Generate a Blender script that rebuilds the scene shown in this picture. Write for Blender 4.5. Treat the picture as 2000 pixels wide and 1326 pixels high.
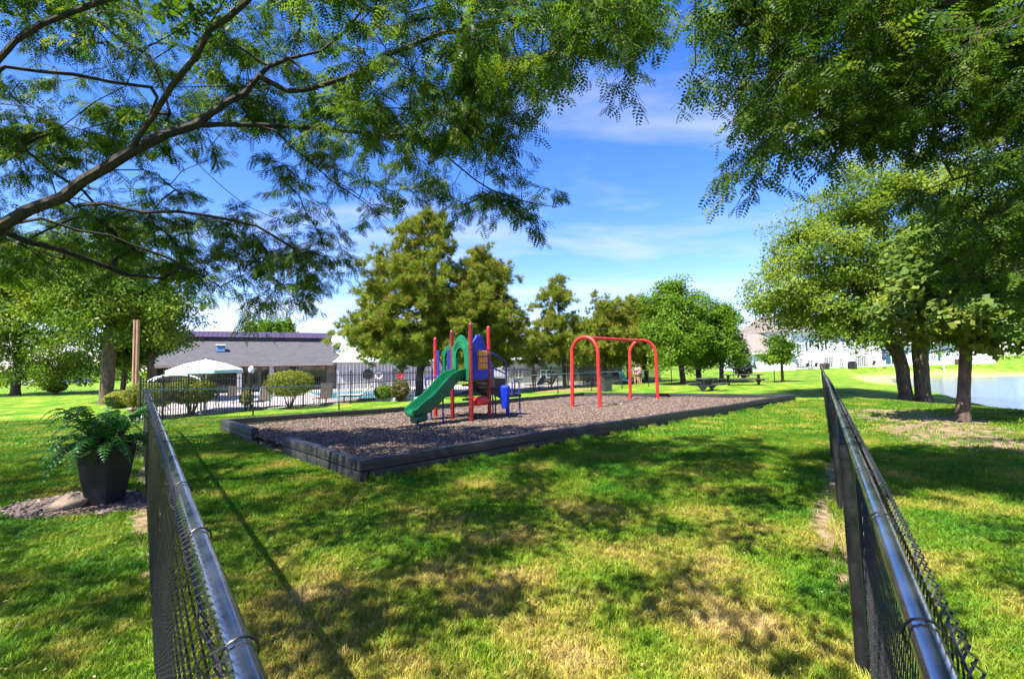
import bpy, bmesh, math, random
import numpy as np
from mathutils import Vector, Matrix, Euler
R = math.radians
rng = np.random.default_rng(7)
random.seed(7)
for o in list(bpy.data.objects): bpy.data.objects.remove(o)
SC = bpy.context.scene
COL = SC.collection

# ------------------------------------------------------------------ camera, sky, sun, exposure
EYE = 1.6
F = 900.0
cam_d = bpy.data.cameras.new('camera'); cam_d.sensor_width = 36.0; cam_d.lens = 36.0*F/2000.0
cam_d.clip_start = 0.02; cam_d.clip_end = 3000
cam = bpy.data.objects.new('camera', cam_d); COL.objects.link(cam)
CAM_M = Matrix.Rotation(R(93.0), 4, 'X') @ Matrix.Rotation(R(-1.0), 4, 'Z')
cam.matrix_world = Matrix.Translation((0, 0, EYE)) @ CAM_M
SC.camera = cam

SUN_EL, SUN_DIR = 57.0, (-0.66, -0.75)      # towards the sun, horizontally
world = bpy.data.worlds.new('World'); SC.world = world; world.use_nodes = True
wn, wl = world.node_tree.nodes, world.node_tree.links
for n in list(wn): wn.remove(n)
wo = wn.new('ShaderNodeOutputWorld'); bg = wn.new('ShaderNodeBackground'); wl.new(bg.outputs[0], wo.inputs[0])
bg.inputs[1].default_value = 0.12
sky = wn.new('ShaderNodeTexSky'); sky.sky_type = 'NISHITA'; sky.sun_disc = False
sky.sun_elevation = R(SUN_EL); sky.sun_rotation = math.atan2(SUN_DIR[0], SUN_DIR[1])
sky.ozone_density = 4.0; sky.air_density = 1.0; sky.dust_density = 0.12; sky.altitude = 200
def wmath(op, a, b=None, c=None):
    n = wn.new('ShaderNodeMath'); n.operation = op
    for i, v in enumerate((a, b, c)):
        if v is None: continue
        if isinstance(v, (int, float)): n.inputs[i].default_value = v
        else: wl.new(v, n.inputs[i])
    return n.outputs[0]
tc = wn.new('ShaderNodeTexCoord'); sx = wn.new('ShaderNodeSeparateXYZ'); wl.new(tc.outputs['Generated'], sx.inputs[0])
zc = wmath('ADD', wmath('MAXIMUM', sx.outputs[2], 0.0), 0.12)
cx = wn.new('ShaderNodeCombineXYZ')
wl.new(wmath('DIVIDE', sx.outputs[0], zc), cx.inputs[0]); wl.new(wmath('DIVIDE', sx.outputs[1], zc), cx.inputs[1])
mp = wn.new('ShaderNodeMapping'); wl.new(cx.outputs[0], mp.inputs[0])
mp.inputs['Rotation'].default_value = (0, 0, R(-38)); mp.inputs['Scale'].default_value = (0.35, 1.15, 1.0); mp.inputs['Location'].default_value = (3.4, 1.2, 0)
nz = wn.new('ShaderNodeTexNoise'); wl.new(mp.outputs[0], nz.inputs['Vector'])
nz.inputs['Scale'].default_value = 1.3; nz.inputs['Detail'].default_value = 7; nz.inputs['Roughness'].default_value = 0.55; nz.inputs['Distortion'].default_value = 0.6
mr = wn.new('ShaderNodeMapRange'); wl.new(nz.outputs[0], mr.inputs[0])
mr.inputs[1].default_value = 0.46; mr.inputs[2].default_value = 0.82; mr.inputs[3].default_value = 0.0; mr.inputs[4].default_value = 0.85
# cumulus low over the horizon
nz2 = wn.new('ShaderNodeTexNoise'); mp2 = wn.new('ShaderNodeMapping'); wl.new(tc.outputs['Generated'], mp2.inputs[0]); mp2.inputs['Scale'].default_value = (1, 1, 2.2)
wl.new(mp2.outputs[0], nz2.inputs['Vector']); nz2.inputs['Scale'].default_value = 5.0; nz2.inputs['Detail'].default_value = 6
lowfade = wn.new('ShaderNodeMapRange'); wl.new(sx.outputs[2], lowfade.inputs[0])
lowfade.inputs[1].default_value = 0.02; lowfade.inputs[2].default_value = 0.20; lowfade.inputs[3].default_value = 0.07; lowfade.inputs[4].default_value = -0.2
cm = wn.new('ShaderNodeMapRange'); wl.new(wmath('ADD', nz2.outputs[0], lowfade.outputs[0]), cm.inputs[0])
cm.inputs[1].default_value = 0.55; cm.inputs[2].default_value = 0.68; cm.inputs[3].default_value = 0.0; cm.inputs[4].default_value = 0.9
hs = wn.new('ShaderNodeHueSaturation'); hs.inputs['Saturation'].default_value = 1.28; hs.inputs['Value'].default_value = 0.84
tint = wn.new('ShaderNodeMix'); tint.data_type = 'RGBA'; tint.blend_type = 'MULTIPLY'; tint.inputs[0].default_value = 1.0; tint.inputs[7].default_value = (1.06, 0.90, 1.06, 1)
wl.new(sky.outputs[0], tint.inputs[6]); wl.new(tint.outputs[2], hs.inputs['Color'])
mixc = wn.new('ShaderNodeMix'); mixc.data_type = 'RGBA'
wl.new(wmath('MAXIMUM', mr.outputs[0], cm.outputs[0]), mixc.inputs[0]); wl.new(hs.outputs[0], mixc.inputs[6])
mixc.inputs[7].default_value = (2.7, 2.8, 3.0, 1)
wl.new(mixc.outputs[2], bg.inputs[0])

sun_d = bpy.data.lights.new('sun', 'SUN'); sun_d.energy = 5.0; sun_d.angle = R(0.55); sun_d.color = (1.0, 0.95, 0.86)
sun = bpy.data.objects.new('sun', sun_d); COL.objects.link(sun); sun.location = (-20, -15, 40)
_h = math.cos(R(SUN_EL))
sun.rotation_euler = Vector((-SUN_DIR[0]*_h, -SUN_DIR[1]*_h, -math.sin(R(SUN_EL)))).to_track_quat('-Z', 'Y').to_euler()
vs = SC.view_settings; vs.view_transform = 'Standard'; vs.look = 'None'; vs.gamma = 1; vs.exposure = 1.75; vs.use_curve_mapping = False
SC.cycles.max_bounces = 4; SC.cycles.diffuse_bounces = 3; SC.cycles.glossy_bounces = 2; SC.cycles.transmission_bounces = 3; SC.cycles.transparent_max_bounces = 4; SC.cycles.use_light_tree = False; SC.cycles.use_adaptive_sampling = True; SC.cycles.adaptive_threshold = 0.025; SC.cycles.caustics_reflective = False; SC.cycles.caustics_refractive = False

# ------------------------------------------------------------------ terrain height, pixel -> place on the terrain
def ss(a, b, x):
    t = np.clip((x-a)/(b-a), 0, 1); return t*t*(3-2*t)
LAKE = np.array([(21.3,19.0),(24.8,25.5),(30.5,34),(37.5,46),(46,57),(52,58),(65,57),(90,56),(150,52),(150,-40),(40,-40),(28,-4),(22.5,9)], float)
def poly_sd(x, y, P):
    """signed distance to polygon, negative inside"""
    x = np.asarray(x, float); y = np.asarray(y, float)
    d = np.full(x.shape, 1e9); ins = np.zeros(x.shape, bool)
    n = len(P)
    for i in range(n):
        a, b = P[i], P[(i+1) % n]
        ex, ey = b-a; wx, wy = x-a[0], y-a[1]
        t = np.clip((wx*ex+wy*ey)/(ex*ex+ey*ey), 0, 1)
        d = np.minimum(d, np.hypot(wx-ex*t, wy-ey*t))
        c = ((a[1] <= y) & (b[1] > y)) | ((b[1] <= y) & (a[1] > y))
        with np.errstate(divide='ignore', invalid='ignore'):
            xi = a[0]+(y-a[1])*ex/ey if ey != 0 else np.full(x.shape, 1e18)
        ins ^= c & (x < xi)
    return np.where(ins, -d, d)
WATER_Z = -1.0
def H(x, y):
    x = np.asarray(x, float); y = np.asarray(y, float)
    u = (y-x)*0.707
    z = -0.2*ss(6, 20, y) - 0.3*ss(16, 24, u)
    z = z + 0.55*ss(52, 72, y)*ss(8, 30, x)
    sd = poly_sd(x, y, LAKE)
    t = ss(0, 6.5, sd)
    zz = z*t + (WATER_Z+0.12)*(1-t)
    zz = np.where(sd < 0, WATER_Z+0.12-np.minimum(-sd*0.35, 1.2), zz)
    zz = zz + 0.012*np.sin(x*1.7+0.6*y)*np.cos(y*1.3-0.4*x)
    return zz
def ray(px, py):
    v = Vector(((px-1000)/F, -(py-663)/F, -1.0))
    return CAM_M.to_3x3() @ v
def P(px, py, d):
    """point at depth d (metres along the view axis) seen at photo pixel (px,py)"""
    v = ray(px, py); return Vector((0, 0, EYE)) + v*d
def at(px, py, dz=0.0):
    v = ray(px, py); lo, hi = 0.4, 400.0
    def f(t): return EYE+v.z*t-(float(H(v.x*t, v.y*t))+dz)
    ts = np.geomspace(0.4, 400, 400); fs = EYE+v.z*ts-(H(v.x*ts, v.y*ts)+dz)
    k = np.argmax(fs < 0) if (fs < 0).any() else len(ts)-1
    lo, hi = ts[max(k-1, 0)], ts[k]
    for _ in range(40):
        m = (lo+hi)/2
        if f(m) > 0: lo = m
        else: hi = m
    return Vector((v.x*lo, v.y*lo, EYE+v.z*lo))
def G(x, y, dz=0.0): return Vector((x, y, float(H(x, y))+dz))

# ------------------------------------------------------------------ materials
MATS = {}
def nodes_of(m): return m.node_tree.nodes, m.node_tree.links
def mat(name, c1, c2=None, rough=0.6, metal=0.0, scale=8.0, bump=0.0, bscale=None, detail=4, coords='Object', spec=0.5, stretch=None):
    if name in MATS: return MATS[name]
    m = bpy.data.materials.new(name); m.use_nodes = True
    N, L = nodes_of(m); b = N['Principled BSDF']
    b.inputs['Roughness'].default_value = rough; b.inputs['Metallic'].default_value = metal
    b.inputs['Specular IOR Level'].default_value = spec
    t = N.new('ShaderNodeTexCoord'); src = t.outputs[coords]
    if stretch:
        mpn = N.new('ShaderNodeMapping'); mpn.inputs['Scale'].default_value = stretch; L.new(src, mpn.inputs[0]); src = mpn.outputs[0]
    if c2 is None: c2 = tuple(min(1, v*1.15+0.003) for v in c1)
    n = N.new('ShaderNodeTexNoise'); n.inputs['Scale'].default_value = scale; n.inputs['Detail'].default_value = detail; L.new(src, n.inputs['Vector'])
    r = N.new('ShaderNodeValToRGB'); r.color_ramp.elements[0].position = 0.35; r.color_ramp.elements[1].position = 0.65
    r.color_ramp.elements[0].color = (*c1, 1); r.color_ramp.elements[1].color = (*c2, 1)
    L.new(n.outputs[0], r.inputs[0]); L.new(r.outputs[0], b.inputs['Base Color'])
    if bump:
        n2 = N.new('ShaderNodeTexNoise'); n2.inputs['Scale'].default_value = bscale or scale*4; n2.inputs['Detail'].default_value = 6; L.new(src, n2.inputs['Vector'])
        bp = N.new('ShaderNodeBump'); bp.inputs['Strength'].default_value = bump; bp.inputs['Distance'].default_value = 0.02
        L.new(n2.outputs[0], bp.inputs['Height']); L.new(bp.outputs[0], b.inputs['Normal'])
    MATS[name] = m; return m
def leaf_mat(name, cols, trans=0.45, rough=0.5):
    """cols: list of (pos, rgb) picked by the per-leaf random attribute r"""
    if name in MATS: return MATS[name]
    m = bpy.data.materials.new(name); m.use_nodes = True
    N, L = nodes_of(m); b = N['Principled BSDF']; out = N['Material Output']
    a = N.new('ShaderNodeAttribute'); a.attribute_name = 'r'
    r = N.new('ShaderNodeValToRGB')
    e = r.color_ramp.elements; e[0].position, e[0].color = cols[0][0], (*cols[0][1], 1); e[1].position, e[1].color = cols[-1][0], (*cols[-1][1], 1)
    for p, c in cols[1:-1]:
        q = e.new(p); q.color = (*c, 1)
    L.new(a.outputs['Fac'], r.inputs[0]); L.new(r.outputs[0], b.inputs['Base Color'])
    b.inputs['Roughness'].default_value = rough; b.inputs['Specular IOR Level'].default_value = 0.2
    tr = N.new('ShaderNodeBsdfTranslucent'); mx = N.new('ShaderNodeMixShader'); mx.inputs[0].default_value = trans
    g = N.new('ShaderNodeMix'); g.data_type = 'RGBA'; g.blend_type = 'MULTIPLY'; g.inputs[0].default_value = 1.0
    g.inputs[7].default_value = (1.5, 1.45, 0.7, 1); L.new(r.outputs[0], g.inputs[6]); L.new(g.outputs[2], tr.inputs[0])
    L.new(b.outputs[0], mx.inputs[1]); L.new(tr.outputs[0], mx.inputs[2]); L.new(mx.outputs[0], out.inputs[0])
    MATS[name] = m; return m

M_black = mat('black_vinyl', (0.008,0.008,0.010), (0.016,0.016,0.018), 0.35, scale=30)
M_rail = mat('black_gloss_rail', (0.20,0.22,0.25), (0.28,0.30,0.33), 0.2, metal=0.9, scale=20, spec=0.9)
M_wire = mat('black_coated_wire', (0.008,0.007,0.008), (0.018,0.016,0.017), 0.42, scale=60)
M_timber = mat('dark_stained_timber', (0.008,0.011,0.010), (0.028,0.029,0.026), 0.62, scale=3, bump=0.5, bscale=14, stretch=(0.6,6,6))
M_timber.node_tree.nodes['Color Ramp'].color_ramp.elements.new(0.74).color = (0.15,0.105,0.068,1)
M_red = mat('red_powder_coat', (0.24,0.006,0.006), (0.33,0.012,0.010), 0.38, scale=4, detail=8)
M_redorange = mat('swing_red_paint', (0.40,0.013,0.010), (0.52,0.028,0.020), 0.42, scale=3, detail=8)
M_maroon = mat('dark_red_powder_coat', (0.115,0.004,0.005), (0.17,0.008,0.008), 0.34, scale=4)
M_green = mat('green_plastic', (0.003,0.095,0.036), (0.006,0.145,0.058), 0.42, scale=3, bump=0.05, bscale=40, detail=8, spec=0.35)
M_blue = mat('blue_plastic', (0.002,0.020,0.36), (0.006,0.036,0.48), 0.5, scale=3, detail=8, spec=0.25)
M_bluepipe = mat('blue_pipe', (0.014,0.020,0.18), (0.025,0.032,0.25), 0.3, scale=5)
M_orange = mat('orange_plastic', (0.68,0.22,0.006), (0.80,0.29,0.01), 0.35, scale=5)
M_drum = mat('bright_red_plastic', (0.65,0.02,0.015), (0.75,0.03,0.02), 0.3, scale=4)
M_deck = mat('brown_coated_deck', (0.03,0.02,0.02), (0.05,0.035,0.03), 0.6, scale=20, bump=0.3)
M_darkpanel = mat('black_plastic_panel', (0.012,0.011,0.012), (0.02,0.018,0.02), 0.5, scale=10)
M_bark = mat('locust_bark', (0.013,0.010,0.008), (0.042,0.030,0.022), 0.9, scale=6, bump=0.9, bscale=16, stretch=(3,3,0.8))
M_bark2 = mat('furrowed_bark', (0.05,0.034,0.024), (0.13,0.088,0.06), 0.9, scale=4, bump=1.0, bscale=10, stretch=(3,3,0.7))
M_pinebark = mat('pine_bark', (0.035,0.022,0.015), (0.09,0.055,0.035), 0.9, scale=6, bump=0.8, bscale=14)
M_white = mat('white_paint', (0.72,0.72,0.74), (0.80,0.80,0.80), 0.6, scale=2)
M_siding = mat('white_siding', (0.74,0.75,0.78), (0.80,0.80,0.82), 0.6, scale=1.5)
M_lav = mat('pale_grey_siding', (0.28,0.275,0.33), (0.36,0.35,0.40), 0.6, scale=1.5)
M_taupe = mat('taupe_wall', (0.20,0.165,0.15), (0.25,0.21,0.19), 0.7, scale=2)
M_shingle = mat('grey_shingles', (0.040,0.039,0.046), (0.075,0.071,0.079), 0.9, scale=3.0, bump=0.4, bscale=30, detail=8, stretch=(0.5,3,3))
M_shingle2 = mat('brown_shingles', (0.14,0.115,0.10), (0.20,0.17,0.15), 0.9, scale=3.0, bump=0.4, bscale=30)
M_palemetal = mat('pale_metal_roof', (0.62,0.62,0.62), (0.72,0.72,0.71), 0.45, scale=2)
M_purple = mat('plum_metal_roof', (0.060,0.040,0.072), (0.085,0.058,0.10), 0.4, metal=0.3, scale=2)
M_glass = mat('dark_window_glass', (0.012,0.016,0.018), (0.02,0.026,0.028), 0.06, scale=1, spec=1.0)
M_glassl = mat('bright_window_glass', (0.10,0.14,0.18), (0.16,0.20,0.24), 0.08, scale=1, spec=1.0)
M_teal = mat('teal_shutter_paint', (0.02,0.075,0.095), (0.028,0.095,0.115), 0.5, scale=4)
M_tealfab = mat('teal_fabric', (0.03,0.27,0.28), (0.05,0.36,0.37), 0.7, scale=8)
M_brownmetal = mat('brown_metal', (0.05,0.03,0.022), (0.075,0.045,0.035), 0.4, scale=8)
M_wicker = mat('brown_sling', (0.035,0.022,0.018), (0.07,0.045,0.036), 0.75, scale=40, bump=0.4)
M_concrete = mat('pool_concrete', (0.30,0.27,0.25), (0.40,0.36,0.33), 0.85, scale=1.5, bump=0.2, bscale=30)
M_canvas = mat('white_canvas', (0.50,0.53,0.52), (0.58,0.60,0.59), 0.8, scale=3)
M_cream = mat('cream_towel', (0.70,0.62,0.46), (0.78,0.72,0.58), 0.9, scale=10, bump=0.3)
M_pole = mat('weathered_pole', (0.20,0.12,0.07), (0.36,0.22,0.12), 0.85, scale=3, bump=0.5, bscale=9, stretch=(6,6,0.4))
M_pot = mat('black_planter', (0.010,0.011,0.012), (0.018,0.019,0.02), 0.42, scale=5)
M_rock = mat('tan_boulder', (0.16,0.115,0.075), (0.27,0.20,0.14), 0.85, scale=5, bump=0.6, bscale=12)
M_skin = mat('skin', (0.42,0.22,0.14), (0.48,0.27,0.18), 0.5, scale=6)
M_globe = mat('frosted_globe', (0.75,0.75,0.72), (0.82,0.82,0.80), 0.3, scale=3)
M_table = mat('dark_recycled_plank', (0.045,0.038,0.032), (0.075,0.065,0.055), 0.55, scale=4, bump=0.3, stretch=(0.5,5,5))
M_bluepaint = mat('blue_paint', (0.10,0.24,0.50), (0.14,0.30,0.58), 0.5, scale=3)
M_steel = mat('grey_steel', (0.30,0.31,0.32), (0.38,0.39,0.40), 0.35, metal=0.8, scale=5)
M_lifered = mat('lifering_red', (0.6,0.03,0.03), None, 0.5)

# ------------------------------------------------------------------ mesh helpers
def link(o, parent=None):
    COL.objects.link(o)
    if parent is not None: o.parent = parent
    return o
def mesh_np(name, V, Fc, m, parent=None, r=None, smooth=False):
    """V (n,3), Fc (k,3|4) arrays"""
    V = np.asarray(V, np.float32); Fc = np.asarray(Fc, np.int32)
    me = bpy.data.meshes.new(name); k = Fc.shape[1]
    me.vertices.add(len(V)); me.vertices.foreach_set('co', V.ravel())
    me.loops.add(Fc.size); me.loops.foreach_set('vertex_index', Fc.ravel())
    me.polygons.add(len(Fc)); me.polygons.foreach_set('loop_start', np.arange(0, Fc.size, k, dtype=np.int32))
    me.update(calc_edges=True)
    if smooth: me.polygons.foreach_set('use_smooth', np.ones(len(Fc), bool))
    if r is not None:
        a = me.attributes.new('r', 'FLOAT', 'POINT'); a.data.foreach_set('value', np.asarray(r, np.float32))
    me.materials.append(m)
    return link(bpy.data.objects.new(name, me), parent)
def frame_to(d):
    d = Vector(d).normalized(); up = Vector((0,0,1)) if abs(d.z) < 0.95 else Vector((1,0,0))
    s = d.cross(up).normalized(); return s, s.cross(d).normalized()
class MB:
    def __init__(s): s.v = []; s.f = []
    def poly(s, pts):
        i = len(s.v); s.v += [tuple(p) for p in pts]; s.f.append(tuple(range(i, i+len(pts)))); return s
    def box(s, c, size, rz=0.0, bev=0.0, M=None):
        hx, hy, hz = size[0]/2, size[1]/2, size[2]/2
        T = Matrix.Translation(c) @ Matrix.Rotation(rz, 4, 'Z')
        if M is not None: T = Matrix.Translation(c) @ M
        if bev <= 0:
            pts = [(-hx,-hy,-hz),(hx,-hy,-hz),(hx,hy,-hz),(-hx,hy,-hz),(-hx,-hy,hz),(hx,-hy,hz),(hx,hy,hz),(-hx,hy,hz)]
            i = len(s.v); s.v += [tuple(T @ Vector(p)) for p in pts]
            s.f += [tuple(i+k for k in q) for q in ((0,3,2,1),(4,5,6,7),(0,1,5,4),(1,2,6,5),(2,3,7,6),(3,0,4,7))]
        else:
            bm = bmesh.new(); bmesh.ops.create_cube(bm, size=1.0)
            for v in bm.verts: v.co = Vector((v.co.x*size[0], v.co.y*size[1], v.co.z*size[2]))
            bmesh.ops.bevel(bm, geom=bm.edges[:], offset=bev, segments=2, affect='EDGES', profile=0.6)
            bm.verts.index_update(); i = len(s.v)
            s.v += [tuple(T @ v.co) for v in bm.verts]; s.f += [tuple(i+v.index for v in f.verts) for f in bm.faces]; bm.free()
        return s
    def tube(s, path, rad, n=8, cap=True, closed=False):
        path = [Vector(p) for p in path]; m = len(path)
        rads = rad if hasattr(rad, '__len__') else [rad]*m
        rings = []; ps = None
        for k, p in enumerate(path):
            if closed: d = path[(k+1) % m]-path[k-1]
            else: d = path[min(k+1, m-1)]-path[max(k-1, 0)]
            if d.length < 1e-9: d = Vector((0,0,1))
            d.normalize()
            if ps is None: a, _ = frame_to(d)
            else:
                a = ps - d*ps.dot(d)
                if a.length < 1e-6: a, _ = frame_to(d)
                a.normalize()
            ps = a; b = d.cross(a); i = len(s.v)
            s.v += [tuple(p+(a*math.cos(2*math.pi*j/n)+b*math.sin(2*math.pi*j/n))*rads[k]) for j in range(n)]
            rings.append(i)
        pairs = list(zip(rings[:-1], rings[1:]))+([(rings[-1], rings[0])] if closed else [])
        for i0, i1 in pairs:
            for j in range(n): s.f.append((i0+j, i0+(j+1) % n, i1+(j+1) % n, i1+j))
        if cap and not closed:
            s.f.append(tuple(rings[0]+j for j in reversed(range(n)))); s.f.append(tuple(rings[-1]+j for j in range(n)))
        return s
    def lathe(s, prof, c=(0,0,0), n=16):
        """prof: (radius, z) list"""
        c = Vector(c); i0 = len(s.v)
        for r_, z in prof: s.v += [(c.x+r_*math.cos(2*math.pi*j/n), c.y+r_*math.sin(2*math.pi*j/n), c.z+z) for j in range(n)]
        for k in range(len(prof)-1):
            for j in range(n):
                a = i0+k*n+j; b = i0+k*n+(j+1) % n; s.f.append((a, b, b+n, a+n))
        s.f.append(tuple(i0+j for j in reversed(range(n)))); e = i0+(len(prof)-1)*n; s.f.append(tuple(e+j for j in range(n)))
        return s
    def prism(s, pts, a, b):
        """polygon pts [(u,w)] swept: a(u,w)->front point, b->back point"""
        i = len(s.v); n = len(pts)
        s.v += [tuple(a(*p)) for p in pts]+[tuple(b(*p)) for p in pts]
        s.f.append(tuple(i+k for k in range(n))); s.f.append(tuple(i+n+k for k in reversed(range(n))))
        for k in range(n): s.f.append((i+k, i+n+k, i+n+(k+1) % n, i+(k+1) % n))
        return s
    def grid(s, rows, thick=None):
        """rows: list of equal-length point lists"""
        i = len(s.v); m = len(rows[0])
        for rw in rows: s.v += [tuple(p) for p in rw]
        for a in range(len(rows)-1):
            for b in range(m-1): q = i+a*m+b; s.f.append((q, q+1, q+m+1, q+m))
        return s
    def build(s, name, m, parent=None, smooth=False, origin=None):
        me = bpy.data.meshes.new(name); V = s.v
        if origin is not None: V = [(x-origin[0], y-origin[1], z-origin[2]) for x, y, z in V]
        me.from_pydata(V, [], s.f); me.materials.append(m)
        bm = bmesh.new(); bm.from_mesh(me); bmesh.ops.recalc_face_normals(bm, faces=bm.faces[:]); bm.to_mesh(me); bm.free()
        if smooth:
            me.polygons.foreach_set('use_smooth', [True]*len(me.polygons))
            try: me.set_sharp_from_angle(angle=R(40))
            except Exception: pass
        o = bpy.data.objects.new(name, me)
        if origin is not None and parent is None: o.location = origin
        return link(o, parent)
def tag(o, label=None, cat=None, group=None, kind=None):
    if label: o['label'] = label
    if cat: o['category'] = cat
    if group: o['group'] = group
    if kind: o['kind'] = kind
    return o
def thing(name, label, cat, loc=(0,0,0), rz=0.0, group=None):
    o = bpy.data.objects.new(name, None); o.empty_display_size = 0.2; o.location = loc; o.rotation_euler = (0, 0, rz)
    return tag(link(o), label, cat, group)
def share(src, parent, loc=(0,0,0), rot=(0,0,0), scale=(1,1,1), name=None):
    c = src.copy(); c.parent = parent; c.location = loc; c.rotation_euler = rot; c.scale = scale
    if name: c.name = name
    COL.objects.link(c); return c
def copy_tree(o, parent=None):
    c = o.copy(); COL.objects.link(c); c.parent = parent
    for ch in list(o.children): copy_tree(ch, c)
    return c

# ------------------------------------------------------------------ places read off the photograph
TOPH = 0.31
PA, PB, PC, PD = at(708,897,TOPH), at(1550,770,TOPH), at(437,819,TOPH), at(1140,766,TOPH)
def flat(p): return np.array([p.x, p.y])
PLAY = np.array([flat(PA), flat(PB), flat(PD), flat(PC)])
LF0, LF1 = (0.158, 0.0), (0.138-0.805*11.8, 11.8)            # left fence run
RF0, RF1 = (0.138, 0.0), (0.138+0.6655*36.0, 36.0)           # right fence run
BED = at(170, 985)                                            # planter bed
T1 = at(1800, 786); T2 = at(1880, 824)
def seg_d(x, y, a, b):
    ex, ey = b[0]-a[0], b[1]-a[1]; t = np.clip(((x-a[0])*ex+(y-a[1])*ey)/(ex*ex+ey*ey), 0, 1)
    return np.hypot(x-a[0]-ex*t, y-a[1]-ey*t)
_ph = rng.uniform(0, 6.28, (10, 2)); _fr = rng.uniform(0.7, 4.5, 10)*1.0; _an = rng.uniform(0, 6.28, 10)
def wob(x, y):
    z = 0
    for k in range(10): z = z + np.sin((x*np.cos(_an[k])+y*np.sin(_an[k]))*_fr[k]+_ph[k,0])/(0.6+_fr[k]*0.5)
    return z/4.0
def dirt_f(x, y):
    w = wob(x, y)
    d = np.zeros_like(x)
    d = np.maximum(d, ss(0.30, 0.02, seg_d(x, y, RF0, (0.138+0.6655*9, 9))+w*0.18))
    d = np.maximum(d, ss(0.30, 0.05, seg_d(x, y, LF0, LF1)+w*0.15))
    a, b = at(1745, 806), at(1960, 872)
    d = np.maximum(d, 0.92*ss(2.9, 0.6, seg_d(x, y, a, b)+w*0.8))
    for t, r in ((T1, 1.0), (T2, 0.9)): d = np.maximum(d, ss(r, r*0.5, np.hypot(x-t.x, y-t.y)+w*0.3))
    a, b = at(0, 948), at(292, 908)
    d = np.maximum(d, 0.8*ss(0.20, 0.04, seg_d(x, y, a, b)+w*0.12))
    for i in range(4):
        p, q = PLAY[i], PLAY[(i+1) % 4]
        d = np.maximum(d, 0.75*ss(0.22, 0.05, seg_d(x, y, p, q)+w*0.12))
    return np.clip(d, 0, 1)
def tan_f(x, y):
    sd = poly_sd(x, y, LAKE); w = wob(x, y)
    far = ss(38, 48, y)
    return ss(3.2, 1.6, sd+w*0.8)*far*(sd > -0.5)

# ------------------------------------------------------------------ ground
def grass_color(N, L, fine=60.0):
    g = N.new('ShaderNodeNewGeometry')
    n1 = N.new('ShaderNodeTexNoise'); n1.inputs['Scale'].default_value = 1.1; n1.inputs['Detail'].default_value = 5; n1.inputs['Roughness'].default_value = 0.6; L.new(g.outputs['Position'], n1.inputs['Vector'])
    n2 = N.new('ShaderNodeTexNoise'); n2.inputs['Scale'].default_value = fine; n2.inputs['Detail'].default_value = 3; L.new(g.outputs['Position'], n2.inputs['Vector'])
    sub = N.new('ShaderNodeVectorMath'); sub.operation = 'DISTANCE'; L.new(g.outputs['Position'], sub.inputs[0]); sub.inputs[1].default_value = (0.1, 2.9, 0)
    near = N.new('ShaderNodeMapRange'); L.new(sub.outputs['Value'], near.inputs[0]); near.inputs[1].default_value = 0.5; near.inputs[2].default_value = 4.2; near.inputs[3].default_value = 0.11; near.inputs[4].default_value = -0.03
    a = N.new('ShaderNodeMath'); a.operation = 'MULTIPLY_ADD'; L.new(n2.outputs[0], a.inputs[0]); a.inputs[1].default_value = 0.26; L.new(n1.outputs[0], a.inputs[2])
    b = N.new('ShaderNodeMath'); b.operation = 'ADD'; L.new(a.outputs[0], b.inputs[0]); L.new(near.outputs[0], b.inputs[1])
    r = N.new('ShaderNodeValToRGB'); e = r.color_ramp.elements
    e[0].position, e[0].color = 0.42, (0.042,0.150,0.008,1); e[1].position, e[1].color = 0.90, (0.50,0.37,0.15,1)
    for p, c in ((0.56,(0.090,0.205,0.010)), (0.66,(0.17,0.25,0.015)), (0.77,(0.33,0.29,0.05))):
        q = e.new(p); q.color = (*c, 1)
    L.new(b.outputs[0], r.inputs[0]); return r.outputs[0]
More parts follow.
